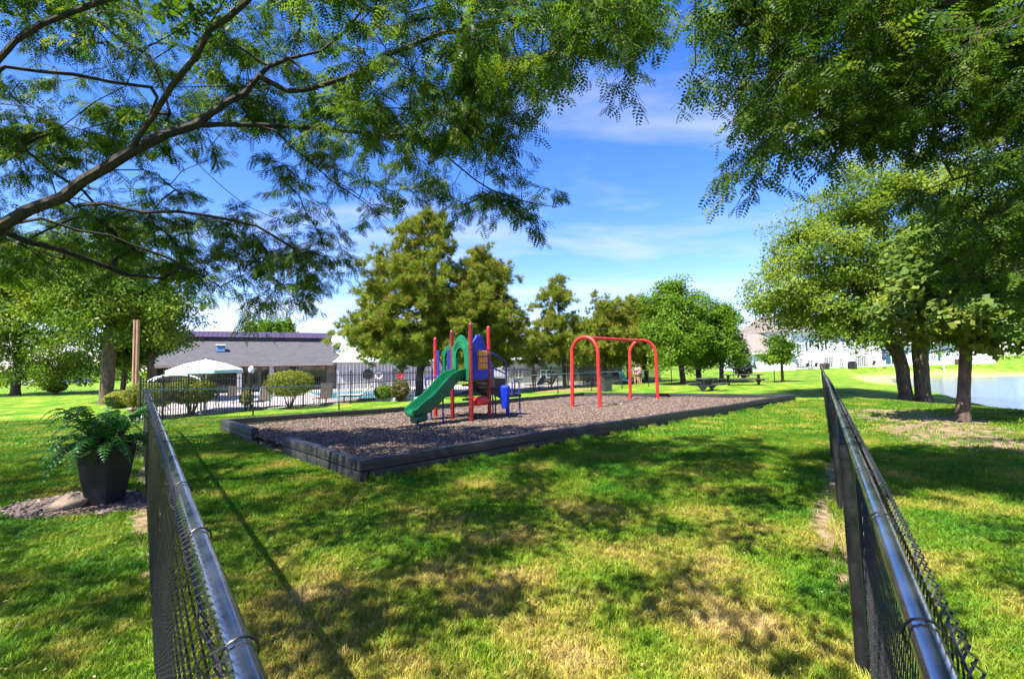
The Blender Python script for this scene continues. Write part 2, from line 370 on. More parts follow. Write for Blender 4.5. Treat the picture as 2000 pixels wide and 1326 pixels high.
def ground_mat():
    m = bpy.data.materials.new('lawn'); m.use_nodes = True; N, L = nodes_of(m); b = N['Principled BSDF']
    b.inputs['Roughness'].default_value = 0.9; b.inputs['Specular IOR Level'].default_value = 0.15
    col = grass_color(N, L, 25.0); g = N.new('ShaderNodeNewGeometry')
    nd = N.new('ShaderNodeTexNoise'); nd.inputs['Scale'].default_value = 7; nd.inputs['Detail'].default_value = 6; L.new(g.outputs['Position'], nd.inputs['Vector'])
    dr = N.new('ShaderNodeValToRGB'); dr.color_ramp.elements[0].position = 0.3; dr.color_ramp.elements[0].color = (0.11,0.070,0.038,1); dr.color_ramp.elements[1].position = 0.7; dr.color_ramp.elements[1].color = (0.36,0.265,0.15,1); L.new(nd.outputs[0], dr.inputs[0])
    at_ = N.new('ShaderNodeAttribute'); at_.attribute_name = 'dirt'
    dm = N.new('ShaderNodeMath'); dm.operation = 'MULTIPLY_ADD'; L.new(nd.outputs[0], dm.inputs[0]); dm.inputs[1].default_value = 1.1; dm.inputs[2].default_value = -0.55
    da = N.new('ShaderNodeMath'); da.operation = 'ADD'; da.use_clamp = True; L.new(at_.outputs['Fac'], da.inputs[0]); L.new(dm.outputs[0], da.inputs[1])
    ds = N.new('ShaderNodeMapRange'); L.new(da.outputs[0], ds.inputs[0]); ds.inputs[1].default_value = 0.3; ds.inputs[2].default_value = 0.75
    m1 = N.new('ShaderNodeMix'); m1.data_type = 'RGBA'; L.new(ds.outputs[0], m1.inputs[0]); L.new(col, m1.inputs[6]); L.new(dr.outputs[0], m1.inputs[7])
    tn = N.new('ShaderNodeAttribute'); tn.attribute_name = 'tan'
    m2 = N.new('ShaderNodeMix'); m2.data_type = 'RGBA'; L.new(tn.outputs['Fac'], m2.inputs[0]); L.new(m1.outputs[2], m2.inputs[6]); m2.inputs[7].default_value = (0.46,0.33,0.14,1)
    L.new(m2.outputs[2], b.inputs['Base Color'])
    n3 = N.new('ShaderNodeTexNoise'); n3.inputs['Scale'].default_value = 45; n3.inputs['Detail'].default_value = 5; L.new(g.outputs['Position'], n3.inputs['Vector'])
    bp = N.new('ShaderNodeBump'); bp.inputs['Strength'].default_value = 0.9; bp.inputs['Distance'].default_value = 0.05; L.new(n3.outputs[0], bp.inputs['Height']); L.new(bp.outputs[0], b.inputs['Normal'])
    return m
def graded(lo, a, b, hi, step, growth=1.12):
    xs = list(np.arange(a, b, step)); s = step; x = xs[-1]
    while x < hi: s *= growth; x += s; xs.append(x)
    s = step; x = a; left = []
    while x > lo: s *= growth; x -= s; left.append(x)
    return np.array(left[::-1]+xs)
gx = graded(-700, -13, 36, 900, 0.28); gy = graded(-300, -1, 40, 1500, 0.28)
GX, GY = np.meshgrid(gx, gy); Vg = np.stack([GX, GY, H(GX, GY)], -1).reshape(-1, 3)
w_ = len(gx); ii = (np.arange(len(gy)-1)[:,None]*w_+np.arange(w_-1)[None]).ravel()
lawn = mesh_np('lawn', Vg, np.stack([ii, ii+1, ii+1+w_, ii+w_], 1), ground_mat(), smooth=True)
for nm, fn in (('dirt', dirt_f), ('tan', tan_f)):
    a_ = lawn.data.attributes.new(nm, 'FLOAT', 'POINT'); a_.data.foreach_set('value', fn(Vg[:,0], Vg[:,1]).astype(np.float32))
tag(lawn, kind='structure')

# pond
def water_mat(name, c, rough, bscale, bstr):
    m = bpy.data.materials.new(name); m.use_nodes = True; N, L = nodes_of(m); b = N['Principled BSDF']
    b.inputs['Base Color'].default_value = (*c, 1); b.inputs['Roughness'].default_value = rough; b.inputs['Specular IOR Level'].default_value = 0.8
    t = N.new('ShaderNodeNewGeometry'); mpn = N.new('ShaderNodeMapping'); mpn.inputs['Scale'].default_value = (0.5, 1.6, 1); mpn.inputs['Rotation'].default_value = (0, 0, R(20)); L.new(t.outputs['Position'], mpn.inputs[0])
    n = N.new('ShaderNodeTexNoise'); n.inputs['Scale'].default_value = bscale; n.inputs['Detail'].default_value = 4; L.new(mpn.outputs[0], n.inputs['Vector'])
    bp = N.new('ShaderNodeBump'); bp.inputs['Strength'].default_value = bstr; bp.inputs['Distance'].default_value = 0.03; L.new(n.outputs[0], bp.inputs['Height']); L.new(bp.outputs[0], b.inputs['Normal'])
    return m
wc = LAKE.mean(0); LW = LAKE+(LAKE-wc)/np.linalg.norm(LAKE-wc, axis=1)[:,None]*1.2
pond = MB().poly([(x, y, WATER_Z) for x, y in LW]).build('pond_water', water_mat('pond_water', (0.03,0.06,0.06), 0.16, 2.2, 1.0))
tag(pond, kind='structure')

# pool deck and pool
of_px = [(272,826),(317,821),(367,814),(488,803),(592,796),(685,788),(770,780),(845,774.5),(925,770.5),(1005,766),(1077,761),(1140,755.5),(1178,751.5),(1240,747.5),(1292,744.5)]
OFP = [at(*p) for p in of_px]
DECK = np.array([flat(p)+np.array([-0.25,0.35]) for p in OFP]+[np.array([6,50]),np.array([-14,47]),np.array([-27,38]),np.array([-22,26])])
dx = np.arange(-30, 16, 0.5); dy = np.arange(14, 52, 0.5); DX, DY = np.meshgrid(dx, dy)
DZ = H(DX, DY)+0.03; ins = poly_sd(DX, DY, DECK) < 0.2
vid = -np.ones(DX.shape, int); q = ins[:-1,:-1] & ins[1:,:-1] & ins[:-1,1:] & ins[1:,1:]
nw = len(dx); iq = np.argwhere(q); base_i = iq[:,0]*nw+iq[:,1]
Vd = np.stack([DX, DY, DZ], -1).reshape(-1, 3); Fd = np.stack([base_i, base_i+1, base_i+1+nw, base_i+nw], 1)
used = np.unique(Fd); remap = -np.ones(len(Vd), int); remap[used] = np.arange(len(used))
deck = mesh_np('pool_deck', Vd[used], remap[Fd], M_concrete, smooth=True); tag(deck, kind='structure')
pc = (at(640,784), at(850,781), at(850,764), at(590,769))
pz = max(float(H(p.x, p.y)) for p in pc)+0.10
pool = MB().poly([(p.x, p.y, pz) for p in pc]).build('pool_water', water_mat('pool_water', (0.06,0.42,0.52), 0.05, 4.0, 0.3)); tag(pool, kind='structure')
cop = MB()
for i in range(4):
    a, b = pc[i], pc[(i+1) % 4]; m_ = (a+b)/2; d_ = b-a
    cop.box((m_.x, m_.y, pz-0.06), (math.hypot(d_.x, d_.y)+0.28, 0.3, 0.24), math.atan2(d_.y, d_.x), 0.02)
tag(cop.build('pool_coping', M_concrete), kind='structure')

# playground surface: wood chips inside the timber border
M_mulch = mat('wood_chip_bed', (0.050,0.034,0.026), (0.14,0.098,0.072), 0.95, scale=30, bump=1.0, bscale=55, detail=8, coords='Object')
def bil(u, v):
    p = PLAY[0]*(1-u)*(1-v)+PLAY[1]*u*(1-v)+PLAY[2]*u*v+PLAY[3]*(1-u)*v; return p
def mulch_z(x, y): return H(x, y)+0.135+0.03*wob(x*0.8, y*0.8)+0.012*np.sin(x*5.3+y*2.1)*np.sin(y*4.7)
U, Vv = np.meshgrid(np.linspace(0.004, 0.996, 150), np.linspace(0.008, 0.992, 90))
PXY = PLAY[0]*((1-U)*(1-Vv))[...,None]+PLAY[1]*(U*(1-Vv))[...,None]+PLAY[2]*(U*Vv)[...,None]+PLAY[3]*((1-U)*Vv)[...,None]
Vm = np.concatenate([PXY, mulch_z(PXY[...,0], PXY[...,1])[...,None]], -1).reshape(-1, 3)
ii = (np.arange(89)[:,None]*150+np.arange(149)[None]).ravel()
mulch = mesh_np('playground_surface', Vm, np.stack([ii, ii+1, ii+151, ii+150], 1), M_mulch, smooth=True); tag(mulch, kind='structure')

def scatter(name, pts, inst, smin, smax, tilt, label, cat):
    me = bpy.data.meshes.new(name); me.vertices.add(len(pts)); me.vertices.foreach_set('co', np.asarray(pts, np.float32).ravel()); me.update()
    o = link(bpy.data.objects.new(name, me)); me.materials.append(inst.data.materials[0])
    ng = bpy.data.node_groups.new(name, 'GeometryNodeTree')
    ng.interface.new_socket('Geometry', in_out='INPUT', socket_type='NodeSocketGeometry'); ng.interface.new_socket('Geometry', in_out='OUTPUT', socket_type='NodeSocketGeometry')
    N, L = ng.nodes, ng.links
    gi, go = N.new('NodeGroupInput'), N.new('NodeGroupOutput')
    mp_ = N.new('GeometryNodeMeshToPoints'); ip = N.new('GeometryNodeInstanceOnPoints'); oi = N.new('GeometryNodeObjectInfo'); oi.inputs['Object'].default_value = inst
    rv = N.new('FunctionNodeRandomValue'); rv.data_type = 'FLOAT_VECTOR'; rv.inputs[0].default_value = (-tilt, -tilt, 0); rv.inputs[1].default_value = (tilt, tilt, 6.283)
    rs = N.new('FunctionNodeRandomValue'); rs.data_type = 'FLOAT'; rs.inputs[2].default_value = smin; rs.inputs[3].default_value = smax; rs.inputs['Seed'].default_value = 3
    L.new(gi.outputs[0], mp_.inputs[0]); L.new(mp_.outputs[0], ip.inputs['Points']); L.new(oi.outputs['Geometry'], ip.inputs['Instance'])
    L.new(rv.outputs[0], ip.inputs['Rotation']); L.new(rs.outputs[1], ip.inputs['Scale']); L.new(ip.outputs[0], go.inputs[0])
    md = o.modifiers.new('scatter', 'NODES'); md.node_group = ng
    return tag(o, label, cat, kind='stuff')

# wood chips
mc = bpy.data.materials.new('wood_chip'); mc.use_nodes = True; N, L = nodes_of(mc); b = N['Principled BSDF']; b.inputs['Roughness'].default_value = 0.9
oi = N.new('ShaderNodeObjectInfo'); cr = N.new('ShaderNodeValToRGB'); cr.color_ramp.elements[0].color = (0.032,0.022,0.018,1); cr.color_ramp.elements[1].color = (0.30,0.215,0.155,1)
q_ = cr.color_ramp.elements.new(0.5); q_.color = (0.105,0.070,0.050,1); L.new(oi.outputs['Random'], cr.inputs[0]); L.new(cr.outputs[0], b.inputs['Base Color'])
chip_me = MB().box((0,0,0.004), (0.034,0.012,0.008)); me = bpy.data.meshes.new('chip'); me.from_pydata(chip_me.v, [], chip_me.f); me.materials.append(mc)
chip = bpy.data.objects.new('chip', me)
n_ = 60000; uu = rng.random(n_*2); vv = rng.random(n_*2)
pp = PLAY[0]*((1-uu)*(1-vv))[:,None]+PLAY[1]*(uu*(1-vv))[:,None]+PLAY[2]*(uu*vv)[:,None]+PLAY[3]*((1-uu)*vv)[:,None]
pp = pp[rng.random(len(pp)) < np.clip((9.0/np.maximum(np.hypot(pp[:,0], pp[:,1]), 1))**1.0, 0, 1)]
# chips spilling out through the opening
g0, g1 = at(502,850), at(543,874); sp = np.array([flat(g0.lerp(g1, t)) for t in rng.random(900)])+rng.normal(0, 0.16, (900,2))
zz = mulch_z(pp[:,0], pp[:,1]); zs = H(sp[:,0], sp[:,1])+0.02
pts = np.concatenate([np.c_[pp, zz], np.c_[sp, zs]])
scatter('wood_chips', pts, chip, 0.7, 1.7, 0.5, 'loose brown wood chips covering the playground inside the timber border', 'wood chips')

# grass blades on the nearer lawn
def grass_mat():
    m = bpy.data.materials.new('grass_blades'); m.use_nodes = True; N, L = nodes_of(m); b = N['Principled BSDF']
    col = grass_color(N, L, 22.0); b.inputs['Roughness'].default_value = 0.55; b.inputs['Specular IOR Level'].default_value = 0.25
    oi = N.new('ShaderNodeObjectInfo'); hv = N.new('ShaderNodeHueSaturation'); mr_ = N.new('ShaderNodeMapRange'); L.new(oi.outputs['Random'], mr_.inputs[0]); mr_.inputs[3].default_value = 0.75; mr_.inputs[4].default_value = 1.3
    L.new(mr_.outputs[0], hv.inputs['Value']); L.new(col, hv.inputs['Color']); L.new(hv.outputs[0], b.inputs['Base Color'])
    tr = N.new('ShaderNodeBsdfTranslucent'); L.new(hv.outputs[0], tr.inputs[0]); mx = N.new('ShaderNodeMixShader'); mx.inputs[0].default_value = 0.35
    L.new(b.outputs[0], mx.inputs[1]); L.new(tr.outputs[0], mx.inputs[2]); L.new(mx.outputs[0], N['Material Output'].inputs[0]); return m
def tuft(n, spread, hgt, wid, m):
    V, Fc = [], []
    for k in range(n):
        a = random.uniform(0, 6.28); r_ = spread*math.sqrt(random.random()); x, y = r_*math.cos(a), r_*math.sin(a)
        h = hgt*random.uniform(0.55, 1.1); la = random.uniform(0, 6.28); ln = h*random.uniform(0.15, 0.9); wa = random.uniform(0, 6.28)
        ux, uy = math.cos(wa)*wid/2, math.sin(wa)*wid/2; i = len(V)
        mx_, my_ = x+math.cos(la)*ln*0.35, y+math.sin(la)*ln*0.35
        V += [(x-ux,y-uy,-0.01),(x+ux,y+uy,-0.01),(mx_+ux*0.8,my_+uy*0.8,h*0.6),(mx_-ux*0.8,my_-uy*0.8,h*0.6),(x+math.cos(la)*ln,y+math.sin(la)*ln,h)]
        Fc += [(i,i+1,i+2,i+3),(i+3,i+2,i+4)]
    me = bpy.data.meshes.new('tuft'); me.from_pydata(V, [], Fc); me.materials.append(m); return bpy.data.objects.new('tuft', me)
MG = grass_mat()
def grass_pts(n, ymin, ymax, xspan):
    y = rng.uniform(ymin, ymax, n); x = rng.uniform(-1, 1, n)*xspan
    ok = (np.abs(x) < 1.25*np.abs(y)+1.5) & (poly_sd(x, y, PLAY) > 0.10) & (poly_sd(x, y, LAKE) > 0.4)
    ok &= (dirt_f(x, y) < rng.uniform(0.15, 0.97, n)) & (((x-BED.x)/0.95)**2+((y-BED.y)/0.62)**2 > rng.uniform(0.8, 1.05, n)) & (poly_sd(x, y, DECK) > 0.2)
    x, y = x[ok], y[ok]; return np.c_[x, y, H(x, y)]
p1 = grass_pts(95000, 0.8, 5.0, 7.0); p2 = grass_pts(120000, 5.0, 10.0, 13.0); p3 = grass_pts(100000, 10.0, 20.0, 26.0)
scatter('grass', p1, tuft(13, 0.036, 0.045, 0.005, MG), 0.7, 1.3, 0.25, 'short patchy lawn grass between the two chain link fences nearest the viewer', 'grass')
scatter('grass', p2, tuft(12, 0.055, 0.05, 0.0085, MG), 0.7, 1.3, 0.25, 'mown lawn grass around the near corner of the timber border', 'grass')
scatter('grass', p3, tuft(11, 0.11, 0.055, 0.017, MG), 0.7, 1.3, 0.25, 'sunlit lawn grass further back beside the playground and pond bank', 'grass')

edge = []
for a, b, n_e, lo_, hi_ in ((PLAY[0], PLAY[1], 900, 0.09, 0.20), (PLAY[3], PLAY[0], 420, -0.20, -0.09), (np.array(LF0), np.array(LF1), 260, -0.06, 0.06), (np.array(RF0), np.array((0.138+0.6655*14, 14.0)), 420, -0.10, 0.06)):
    d_e = (b-a)/np.linalg.norm(b-a); n_v = np.array([d_e[1], -d_e[0]])
    for _ in range(n_e):
        t_ = random.random(); q_e = a+(b-a)*t_+n_v*(random.uniform(lo_, hi_) if (a is not PLAY[3]) else random.uniform(0.09, 0.2)); edge.append((q_e[0], q_e[1], float(H(q_e[0], q_e[1]))))
edge = [e for e in edge if e[1] > 1.0 and wob(np.array(e[0]*2.0), np.array(e[1]*2.0)) > -0.15 and poly_sd(np.array([e[0]]), np.array([e[1]]), PLAY)[0] > 0.075]
scatter('grass', edge, tuft(9, 0.03, 0.09, 0.006, MG), 0.6, 1.7, 0.3, 'longer uncut grass tufts along the timber border and fence lines', 'grass')

# ------------------------------------------------------------------ timber border
border = thing('timber_border', 'low border of dark stained landscape timbers around the wood chip playground', 'border', (PA.x, PA.y, float(H(PA.x, PA.y))))
tm = MB().box((0.5,0,0), (1.0,0.14,0.147), 0, 0.008)
src_t = None
def timber(a, b):
    global src_t
    d = b-a; L_ = d.length; rot = (0, -math.asin(d.z/L_), math.atan2(d.y, d.x)); loc = a-border.location
    if src_t is None:
        src_t = tm.build('timber', M_timber, border); o = src_t
        o.location, o.rotation_euler, o.scale = loc, rot, (L_, 1, 1)
    else: share(src_t, border, loc, rot, (L_, 1, 1))
def course(a, b, n, off, zc, inset=0.0, jit=0.006, e0=0.0, e1=0.0):
    """a, b: 2d points; n timbers; zc height of centre over the ground"""
    d = (b-a); Ln = np.linalg.norm(d); d /= Ln; nrm = np.array([d[1], -d[0]])
    cuts = [e0]+[(k+off)/n*Ln for k in range(1, n) if 0.3 < (k+off)/n*Ln < Ln-0.3]+[Ln-e1]
    for s0, s1 in zip(cuts[:-1], cuts[1:]):
        j = random.uniform(-jit, jit); p0 = a+d*(s0+0.004)+nrm*(inset+j); p1 = a+d*(s1-0.004)+nrm*(inset+random.uniform(-jit, jit))
        dz = random.uniform(-0.004, 0.004)
        timber(G(p0[0], p0[1], zc+dz), G(p1[0], p1[1], zc+dz+random.uniform(-0.004, 0.004)))
A_, B_, D_, C_ = PLAY
course(A_, B_, 6, 0.0, 0.233, e0=-0.07); course(A_, B_, 6, 0.5, 0.076, inset=-0.012, e0=0.08)
course(B_, D_, 3, 0.0, 0.233, e0=0.08); course(B_, D_, 3, 0.5, 0.076, e0=-0.06)
course(D_, C_, 6, 0.0, 0.233, e0=0.08, e1=-0.06); course(D_, C_, 6, 0.5, 0.076)
gA = flat(at(547,855,TOPH)); gC = flat(at(500,836,TOPH))
def proj(p): 
    d = A_-C_; d /= np.linalg.norm(d); return C_+d*np.dot(p-C_, d)
gA, gC = proj(gA), proj(gC)
course(C_, gC, 1, 0, 0.233, e0=0.08); course(C_, gC, 1, 0, 0.076, inset=0.004)
course(gA, A_, 2, 0.15, 0.233, e1=0.08); course(gA, A_, 2, -0.2, 0.076, inset=0.006, e0=0.02, e1=-0.05)

# ------------------------------------------------------------------ chain link fences
FH = 1.17
def chain_panel(sides=3):
    a = 0.0347; L_ = 3.0; nz_ = 32; mb = MB()
    for i in range(int(L_/a)):
        pts = []; x0 = i*a
        for k in range(nz_+1):
            odd = (k % 2); pts.append((x0+(a+0.003 if odd else -0.003), (0.004 if odd else -0.004), 0.03+k*(FH-0.02)/nz_))
        # twisted selvage at the top
        top = pts[-1]; pts += [(x0+0.006, 0.007, top[2]+0.02), (x0-0.012, -0.008, top[2]+0.036)]
        mb.tube(pts, 0.0021, sides, cap=False)
    return mb
SRC_PANEL = None
tie_mb = MB().tube([(0, 0.026*math.cos(t), 0.026*math.sin(t)) for t in np.linspace(0, 2*math.pi, 12, endpoint=False)]+[], 0.0022, 5, closed=True)
tie_mb.tube([(0.0,0.022,-0.012),(0.004,0.038,-0.02),(0.012,0.052,-0.004),(0.006,0.046,0.014)], 0.0022, 5)
SRC_TIE = None; SRC_POST = None
def chain_fence(name, label, nodes, side, post_r=0.03, rail_r=0.021, ties=True, lean=0.0, wire=True, dz=0.0, post_side=1):
    """nodes: 2d points of the posts; side = +1 mesh on the left of the travel direction"""
    global SRC_PANEL, SRC_TIE, SRC_POST
    base = G(*nodes[0]); f = thing(name, label, 'fence', base)
    tops = [G(p[0], p[1], FH+dz) for p in nodes]
    for k, p in enumerate(nodes):
        g = G(*p)-base; rr = post_r
        if SRC_POST is None:
            SRC_POST = MB().tube([(0,0,-0.05),(0,0,FH-0.02)], 0.03, 12).lathe([(0.034,FH-0.10),(0.034,FH-0.045),(0.028,FH-0.02)], n=12).build('post', M_black, f, smooth=True)
            SRC_POST.location = g; o = SRC_POST
        else: o = share(SRC_POST, f, g, name='post')
        o.rotation_euler = (0, lean*(1 if k else 0)*random.uniform(0.7, 1.2), 0)
    rail = MB().tube([t-base for t in tops], rail_r, 14).build('top_rail', M_rail, f, smooth=True)
    for k in range(len(nodes)-1):
        a, b = tops[k], tops[k+1]; d = b-a; L_ = math.hypot(d.x, d.y); ang = math.atan2(d.y, d.x); n = Vector((-math.sin(ang), math.cos(ang), 0))*side
        loc = a-base+n*(rail_r+0.012)-Vector((0,0,FH)); rot = (0, -math.atan2(d.z, L_), ang)
        if SRC_PANEL is None:
            SRC_PANEL = chain_panel().build('wire_mesh', M_wire, f); SRC_PANEL['kind'] = 'stuff'; o = SRC_PANEL
            o.location, o.rotation_euler, o.scale = loc, rot, (L_/3.0, side, 1)
        else: o = share(SRC_PANEL, f, loc, rot, (L_/3.0, side, 1), 'wire_mesh')
        if ties:
            m_ = max(2, int(L_/0.55)); 
            for j in range(m_):
                t = (j+0.5)/m_; pos = a.lerp(b, t)-base
                if SRC_TIE is None:
                    SRC_TIE = tie_mb.build('tie_wire', M_wire, f, smooth=True); o = SRC_TIE; o.location, o.rotation_euler, o.scale = pos, (0,0,ang), (1,side,1)
                else: share(SRC_TIE, f, pos, (random.uniform(-.3,.3), 0, ang+random.uniform(-.1,.1)), (1,side,1), 'tie_wire')
        if wire:   # loose selvage strand along the top of the mesh
            pts = [a.lerp(b, t)-base+n*(rail_r+0.014+0.006*math.sin(t*60))+Vector((0,0,0.004+0.012*math.sin(t*47+k))) for t in np.linspace(0, 1, 60)]
            MB().tube(pts, 0.0024, 5).build('top_wire', M_wire, f, smooth=True)
    return f
def along(a, b, n): return [(a[0]+(b[0]-a[0])*k/n, a[1]+(b[1]-a[1])*k/n) for k in range(n+1)]
chain_fence('chain_link_fence', 'black chain link fence running from lower left corner back past the planter', along(LF0, LF1, 5), 1)
rf_ts = [2.42, 4.85, 7.3, 9.9, 12.6, 15.6, 18.8, 22.2, 26, 31, 36]
chain_fence('chain_link_fence', 'black chain link fence with gleaming top rail on the right, beside the pond lawn', [(0.138, 0.0)]+[(0.138+0.6655*t, t) for t in rf_ts], -1, lean=-0.03)
bf_px = [(494,815),(662,802),(802,777.5),(945,771),(1090,768),(1155,764),(1215,760),(1267,755),(1312,752),(1370,749.5),(1434,748),(1513,747.5)]
bf = [LF1]+[tuple(flat(at(*p))) for p in bf_px]+[RF1]
chain_fence('chain_link_fence', 'thin black chain link fence along the far side of the playground, before the pool', bf, 1, ties=False, wire=False, rail_r=0.021)

# ------------------------------------------------------------------ ornamental pool fence
of_root = thing('picket_fence', 'tall black metal picket fence enclosing the swimming pool', 'fence', OFP[0])
PH = 1.80
pk_src = None; post_src = None; npk = 0; extra = MB()
rails = MB()
for k in range(len(OFP)-1):
    a, b = OFP[k], OFP[k+1]; d = b-a; L_ = math.hypot(d.x, d.y); ang = math.atan2(d.y, d.x)
    nseg = max(1, round(L_/2.4))
    for s in range(nseg):
        q0, q1 = a.lerp(b, s/nseg), a.lerp(b, (s+1)/nseg); g0 = G(q0.x, q0.y); g1 = G(q1.x, q1.y)
        if post_src is None:
            post_src = MB().box((0,0,PH/2+0.02), (0.065,0.065,PH+0.04), 0, 0.004).box((0,0,PH+0.055), (0.08,0.08,0.03), 0, 0.008).build('post', M_black, of_root); post_src.location = g0-OFP[0]; post_src.rotation_euler = (0,0,ang)
        else: share(post_src, of_root, g0-OFP[0], (0,0,ang), name='post')
        for zr in (0.15, PH-0.18):
            o_ = MB().tube([g0-OFP[0]+Vector((0,0,zr)), g1-OFP[0]+Vector((0,0,zr))], 0.019, 4).build('rail', M_black, of_root)
        n_p = max(2, int((L_/nseg)/0.118))
        for j in range(1, n_p):
            p = g0.lerp(g1, j/n_p)-OFP[0]
            if pk_src is None:
                pk_src = MB().box((0,0,PH/2+0.01), (0.028,0.028,PH-0.08)).build('picket', M_black, of_root); pk_src.location = p; pk_src.rotation_euler = (0,0,ang)
            elif npk < 299: share(pk_src, of_root, p, (0,0,ang), name='picket')
            else: extra.box((p.x, p.y, p.z+PH/2+0.01), (0.028,0.028,PH-0.08), ang)
            npk += 1
if extra.v: tag(extra.build('far_pickets', M_black, of_root), kind='stuff')

# ------------------------------------------------------------------ play structure
MZ = 0.135
qa, qb, qc, qd, qe = [at(*p, MZ) for p in ((841,814),(884,819.5),(910,811),(928,825),(952,816))]
S = 1.07
ub = (qd-qb); ub.z = 0; ub.normalize()
qa = qb-ub*S; qd = qb+ub*S; ang0 = math.atan2(ub.y, ub.x)
def hexp(deg): a = ang0+R(deg); return qb+Vector((math.cos(a), math.sin(a), 0))*S
qe, qc = hexp(60), hexp(120)
PR = qb.copy()
play = thing('play_structure', 'playground climber with green slide, red posts, blue and orange panels on wood chips', 'play structure', PR)
DK = 1.20
def loc(p, z=0.0): return Vector((p.x-PR.x, p.y-PR.y, z))
for p, h, mm in ((qa,2.42,M_red),(qb,2.56,M_maroon),(qc,2.52,M_red),(qd,2.70,M_maroon),(qe,2.68,M_red)):
    l = loc(p)
    po = MB().lathe([(0.055,-0.15),(0.055,h-0.06),(0.052,h-0.03),(0.04,h),(0.02,h+0.018)], l, 16).build('post', mm, play, smooth=True)
    for zc in (DK+0.02, 2.02):
        MB().lathe([(0.056,zc-0.025),(0.066,zc-0.02),(0.066,zc+0.02),(0.056,zc+0.025)], l, 16).build('collar', mm, po, smooth=True)
dp = [qa, qd, qe, qc]; 
MB().prism([(loc(p).x, loc(p).y) for p in dp], lambda x, y: (x, y, DK), lambda x, y: (x, y, DK-0.09)).build('deck', M_deck, play)
ux = Vector((ub.x, ub.y, 0)); vx = Vector((ub.y, -ub.x, 0))           # along the front edge, outward
if (qe-qb).dot(vx) > 0: vx = -vx
Z = Vector((0,0,1))
def fr(o, u, v, z): return o+ux*u+vx*v+Z*z
# slide hood (between post b and post d)
def arch_panel(name, o, m, depth=0.07, outer=None, ax=ux, nv=vx, ctr=0.535, rad=0.24, spring=1.78, bot=DK-0.05):
    inner = [(ctr+rad, bot)]+[(ctr+rad*math.cos(t), spring+rad*1.15*math.sin(t)) for t in np.linspace(0, math.pi, 13)]+[(ctr-rad, bot)]
    pts = outer+inner
    return MB().prism(pts, lambda u, w: o+ax*u+nv*(depth/2)+Z*w, lambda u, w: o+ax*u-nv*(depth/2)+Z*w).build(name, m, play)
ob = loc(qb)
outer = [(0.06,DK-0.05),(0.06,2.08),(0.14,2.13),(0.28,2.22),(0.40,2.36),(0.535,2.41),(0.67,2.36),(0.80,2.22),(0.93,2.15),(1.01,2.12),(1.01,DK-0.05)]
hood = arch_panel('slide_hood', ob, M_green, 0.08, outer)
for k, rr in enumerate((0.31, 0.38)):      # moulded ribs around the opening
    MB().tube([ob+ux*(0.535+rr*math.cos(t))+vx*0.04+Z*(1.80+rr*1.12*math.sin(t)) for t in np.linspace(0.5, math.pi-0.5, 14)], 0.016, 6).build('moulding', M_green, hood, smooth=True)
# slide
path = [(-0.06,1.235),(0.10,1.225),(0.26,1.17),(0.45,1.02),(0.68,0.82),(0.92,0.62),(1.12,0.49),(1.30,0.41),(1.48,0.375),(1.66,0.365),(1.80,0.35)]
prof0 = [(-0.29,0.19),(-0.275,0.215),(-0.255,0.20),(-0.225,0.06),(-0.15,0.005),(0,-0.01),(0.15,0.005),(0.225,0.06),(0.255,0.20),(0.275,0.215),(0.29,0.19),(0.275,0.03),(0.20,-0.06),(0,-0.075),(-0.20,-0.06),(-0.275,0.03)]
sl = MB(); n_p = len(prof0); so = ob+ux*0.535; prof0 = [(u*1.14, w*1.2 if w > 0 else w) for u, w in prof0]; vh = vx; vx = (vx+ux*0.24).normalized()
ring = []
pf = []
for k in range(len(path)-1):
    for t in (0, 0.5): pf.append((path[k][0]*(1-t)+path[k+1][0]*t, path[k][1]*(1-t)+path[k+1][1]*t))
pf.append(path[-1])
for k, (v, z) in enumerate(pf):
    a, b = pf[max(k-1,0)], pf[min(k+1,len(pf)-1)]; dv, dz = b[0]-a[0], b[1]-a[1]; l_ = math.hypot(dv, dz); nv_, nz_ = -dz/l_, dv/l_
    wsc = 1.0+0.10*ss(1.2, 1.8, v); wh = 1.0+0.35*ss(0.1, 0.5, v)*ss(1.75, 1.2, v)-0.45*ss(1.5, 1.8, v)
    i = len(sl.v)
    for (u, w) in prof0:
        w2 = w*wh if w > 0 else w
        sl.v.append(tuple(so+ux*(u*wsc)+vx*(v+nv_*w2)+Z*(z+nz_*w2)))
    ring.append(i)
for i0, i1 in zip(ring[:-1], ring[1:]):
    for j in range(n_p): sl.f.append((i0+j, i0+(j+1) % n_p, i1+(j+1) % n_p, i1+j))
sl.f.append(tuple(ring[0]+j for j in range(n_p))); sl.f.append(tuple(ring[-1]+j for j in reversed(range(n_p))))
slide = sl.build('slide', M_green, play, smooth=True)
sp_ = slide.modifiers.new('sub', 'SUBSURF'); sp_.levels = 1; sp_.render_levels = 2
# moulded foot under the run-out
ft = MB().prism([(-0.17,0.32),(0.17,0.32),(0.20,0.20),(0.13,0.13),(-0.13,0.13),(-0.20,0.20)], lambda u, w: so+ux*u+vx*1.66+Z*w, lambda u, w: so+ux*u+vx*1.30+Z*(w*0.9+0.05))
ft.build('foot', M_green, slide)
MB().tube([so+vx*1.52+Z*-0.1, so+vx*1.52+Z*0.2], 0.024, 10).build('support_leg', M_bluepipe, slide, smooth=True)
MB().tube([so+vx*0.62+ux*-0.1+Z*-0.1, so+vx*0.62+ux*-0.1+Z*0.82], 0.024, 10).build('support_leg', M_bluepipe, slide, smooth=True)
vx = vh
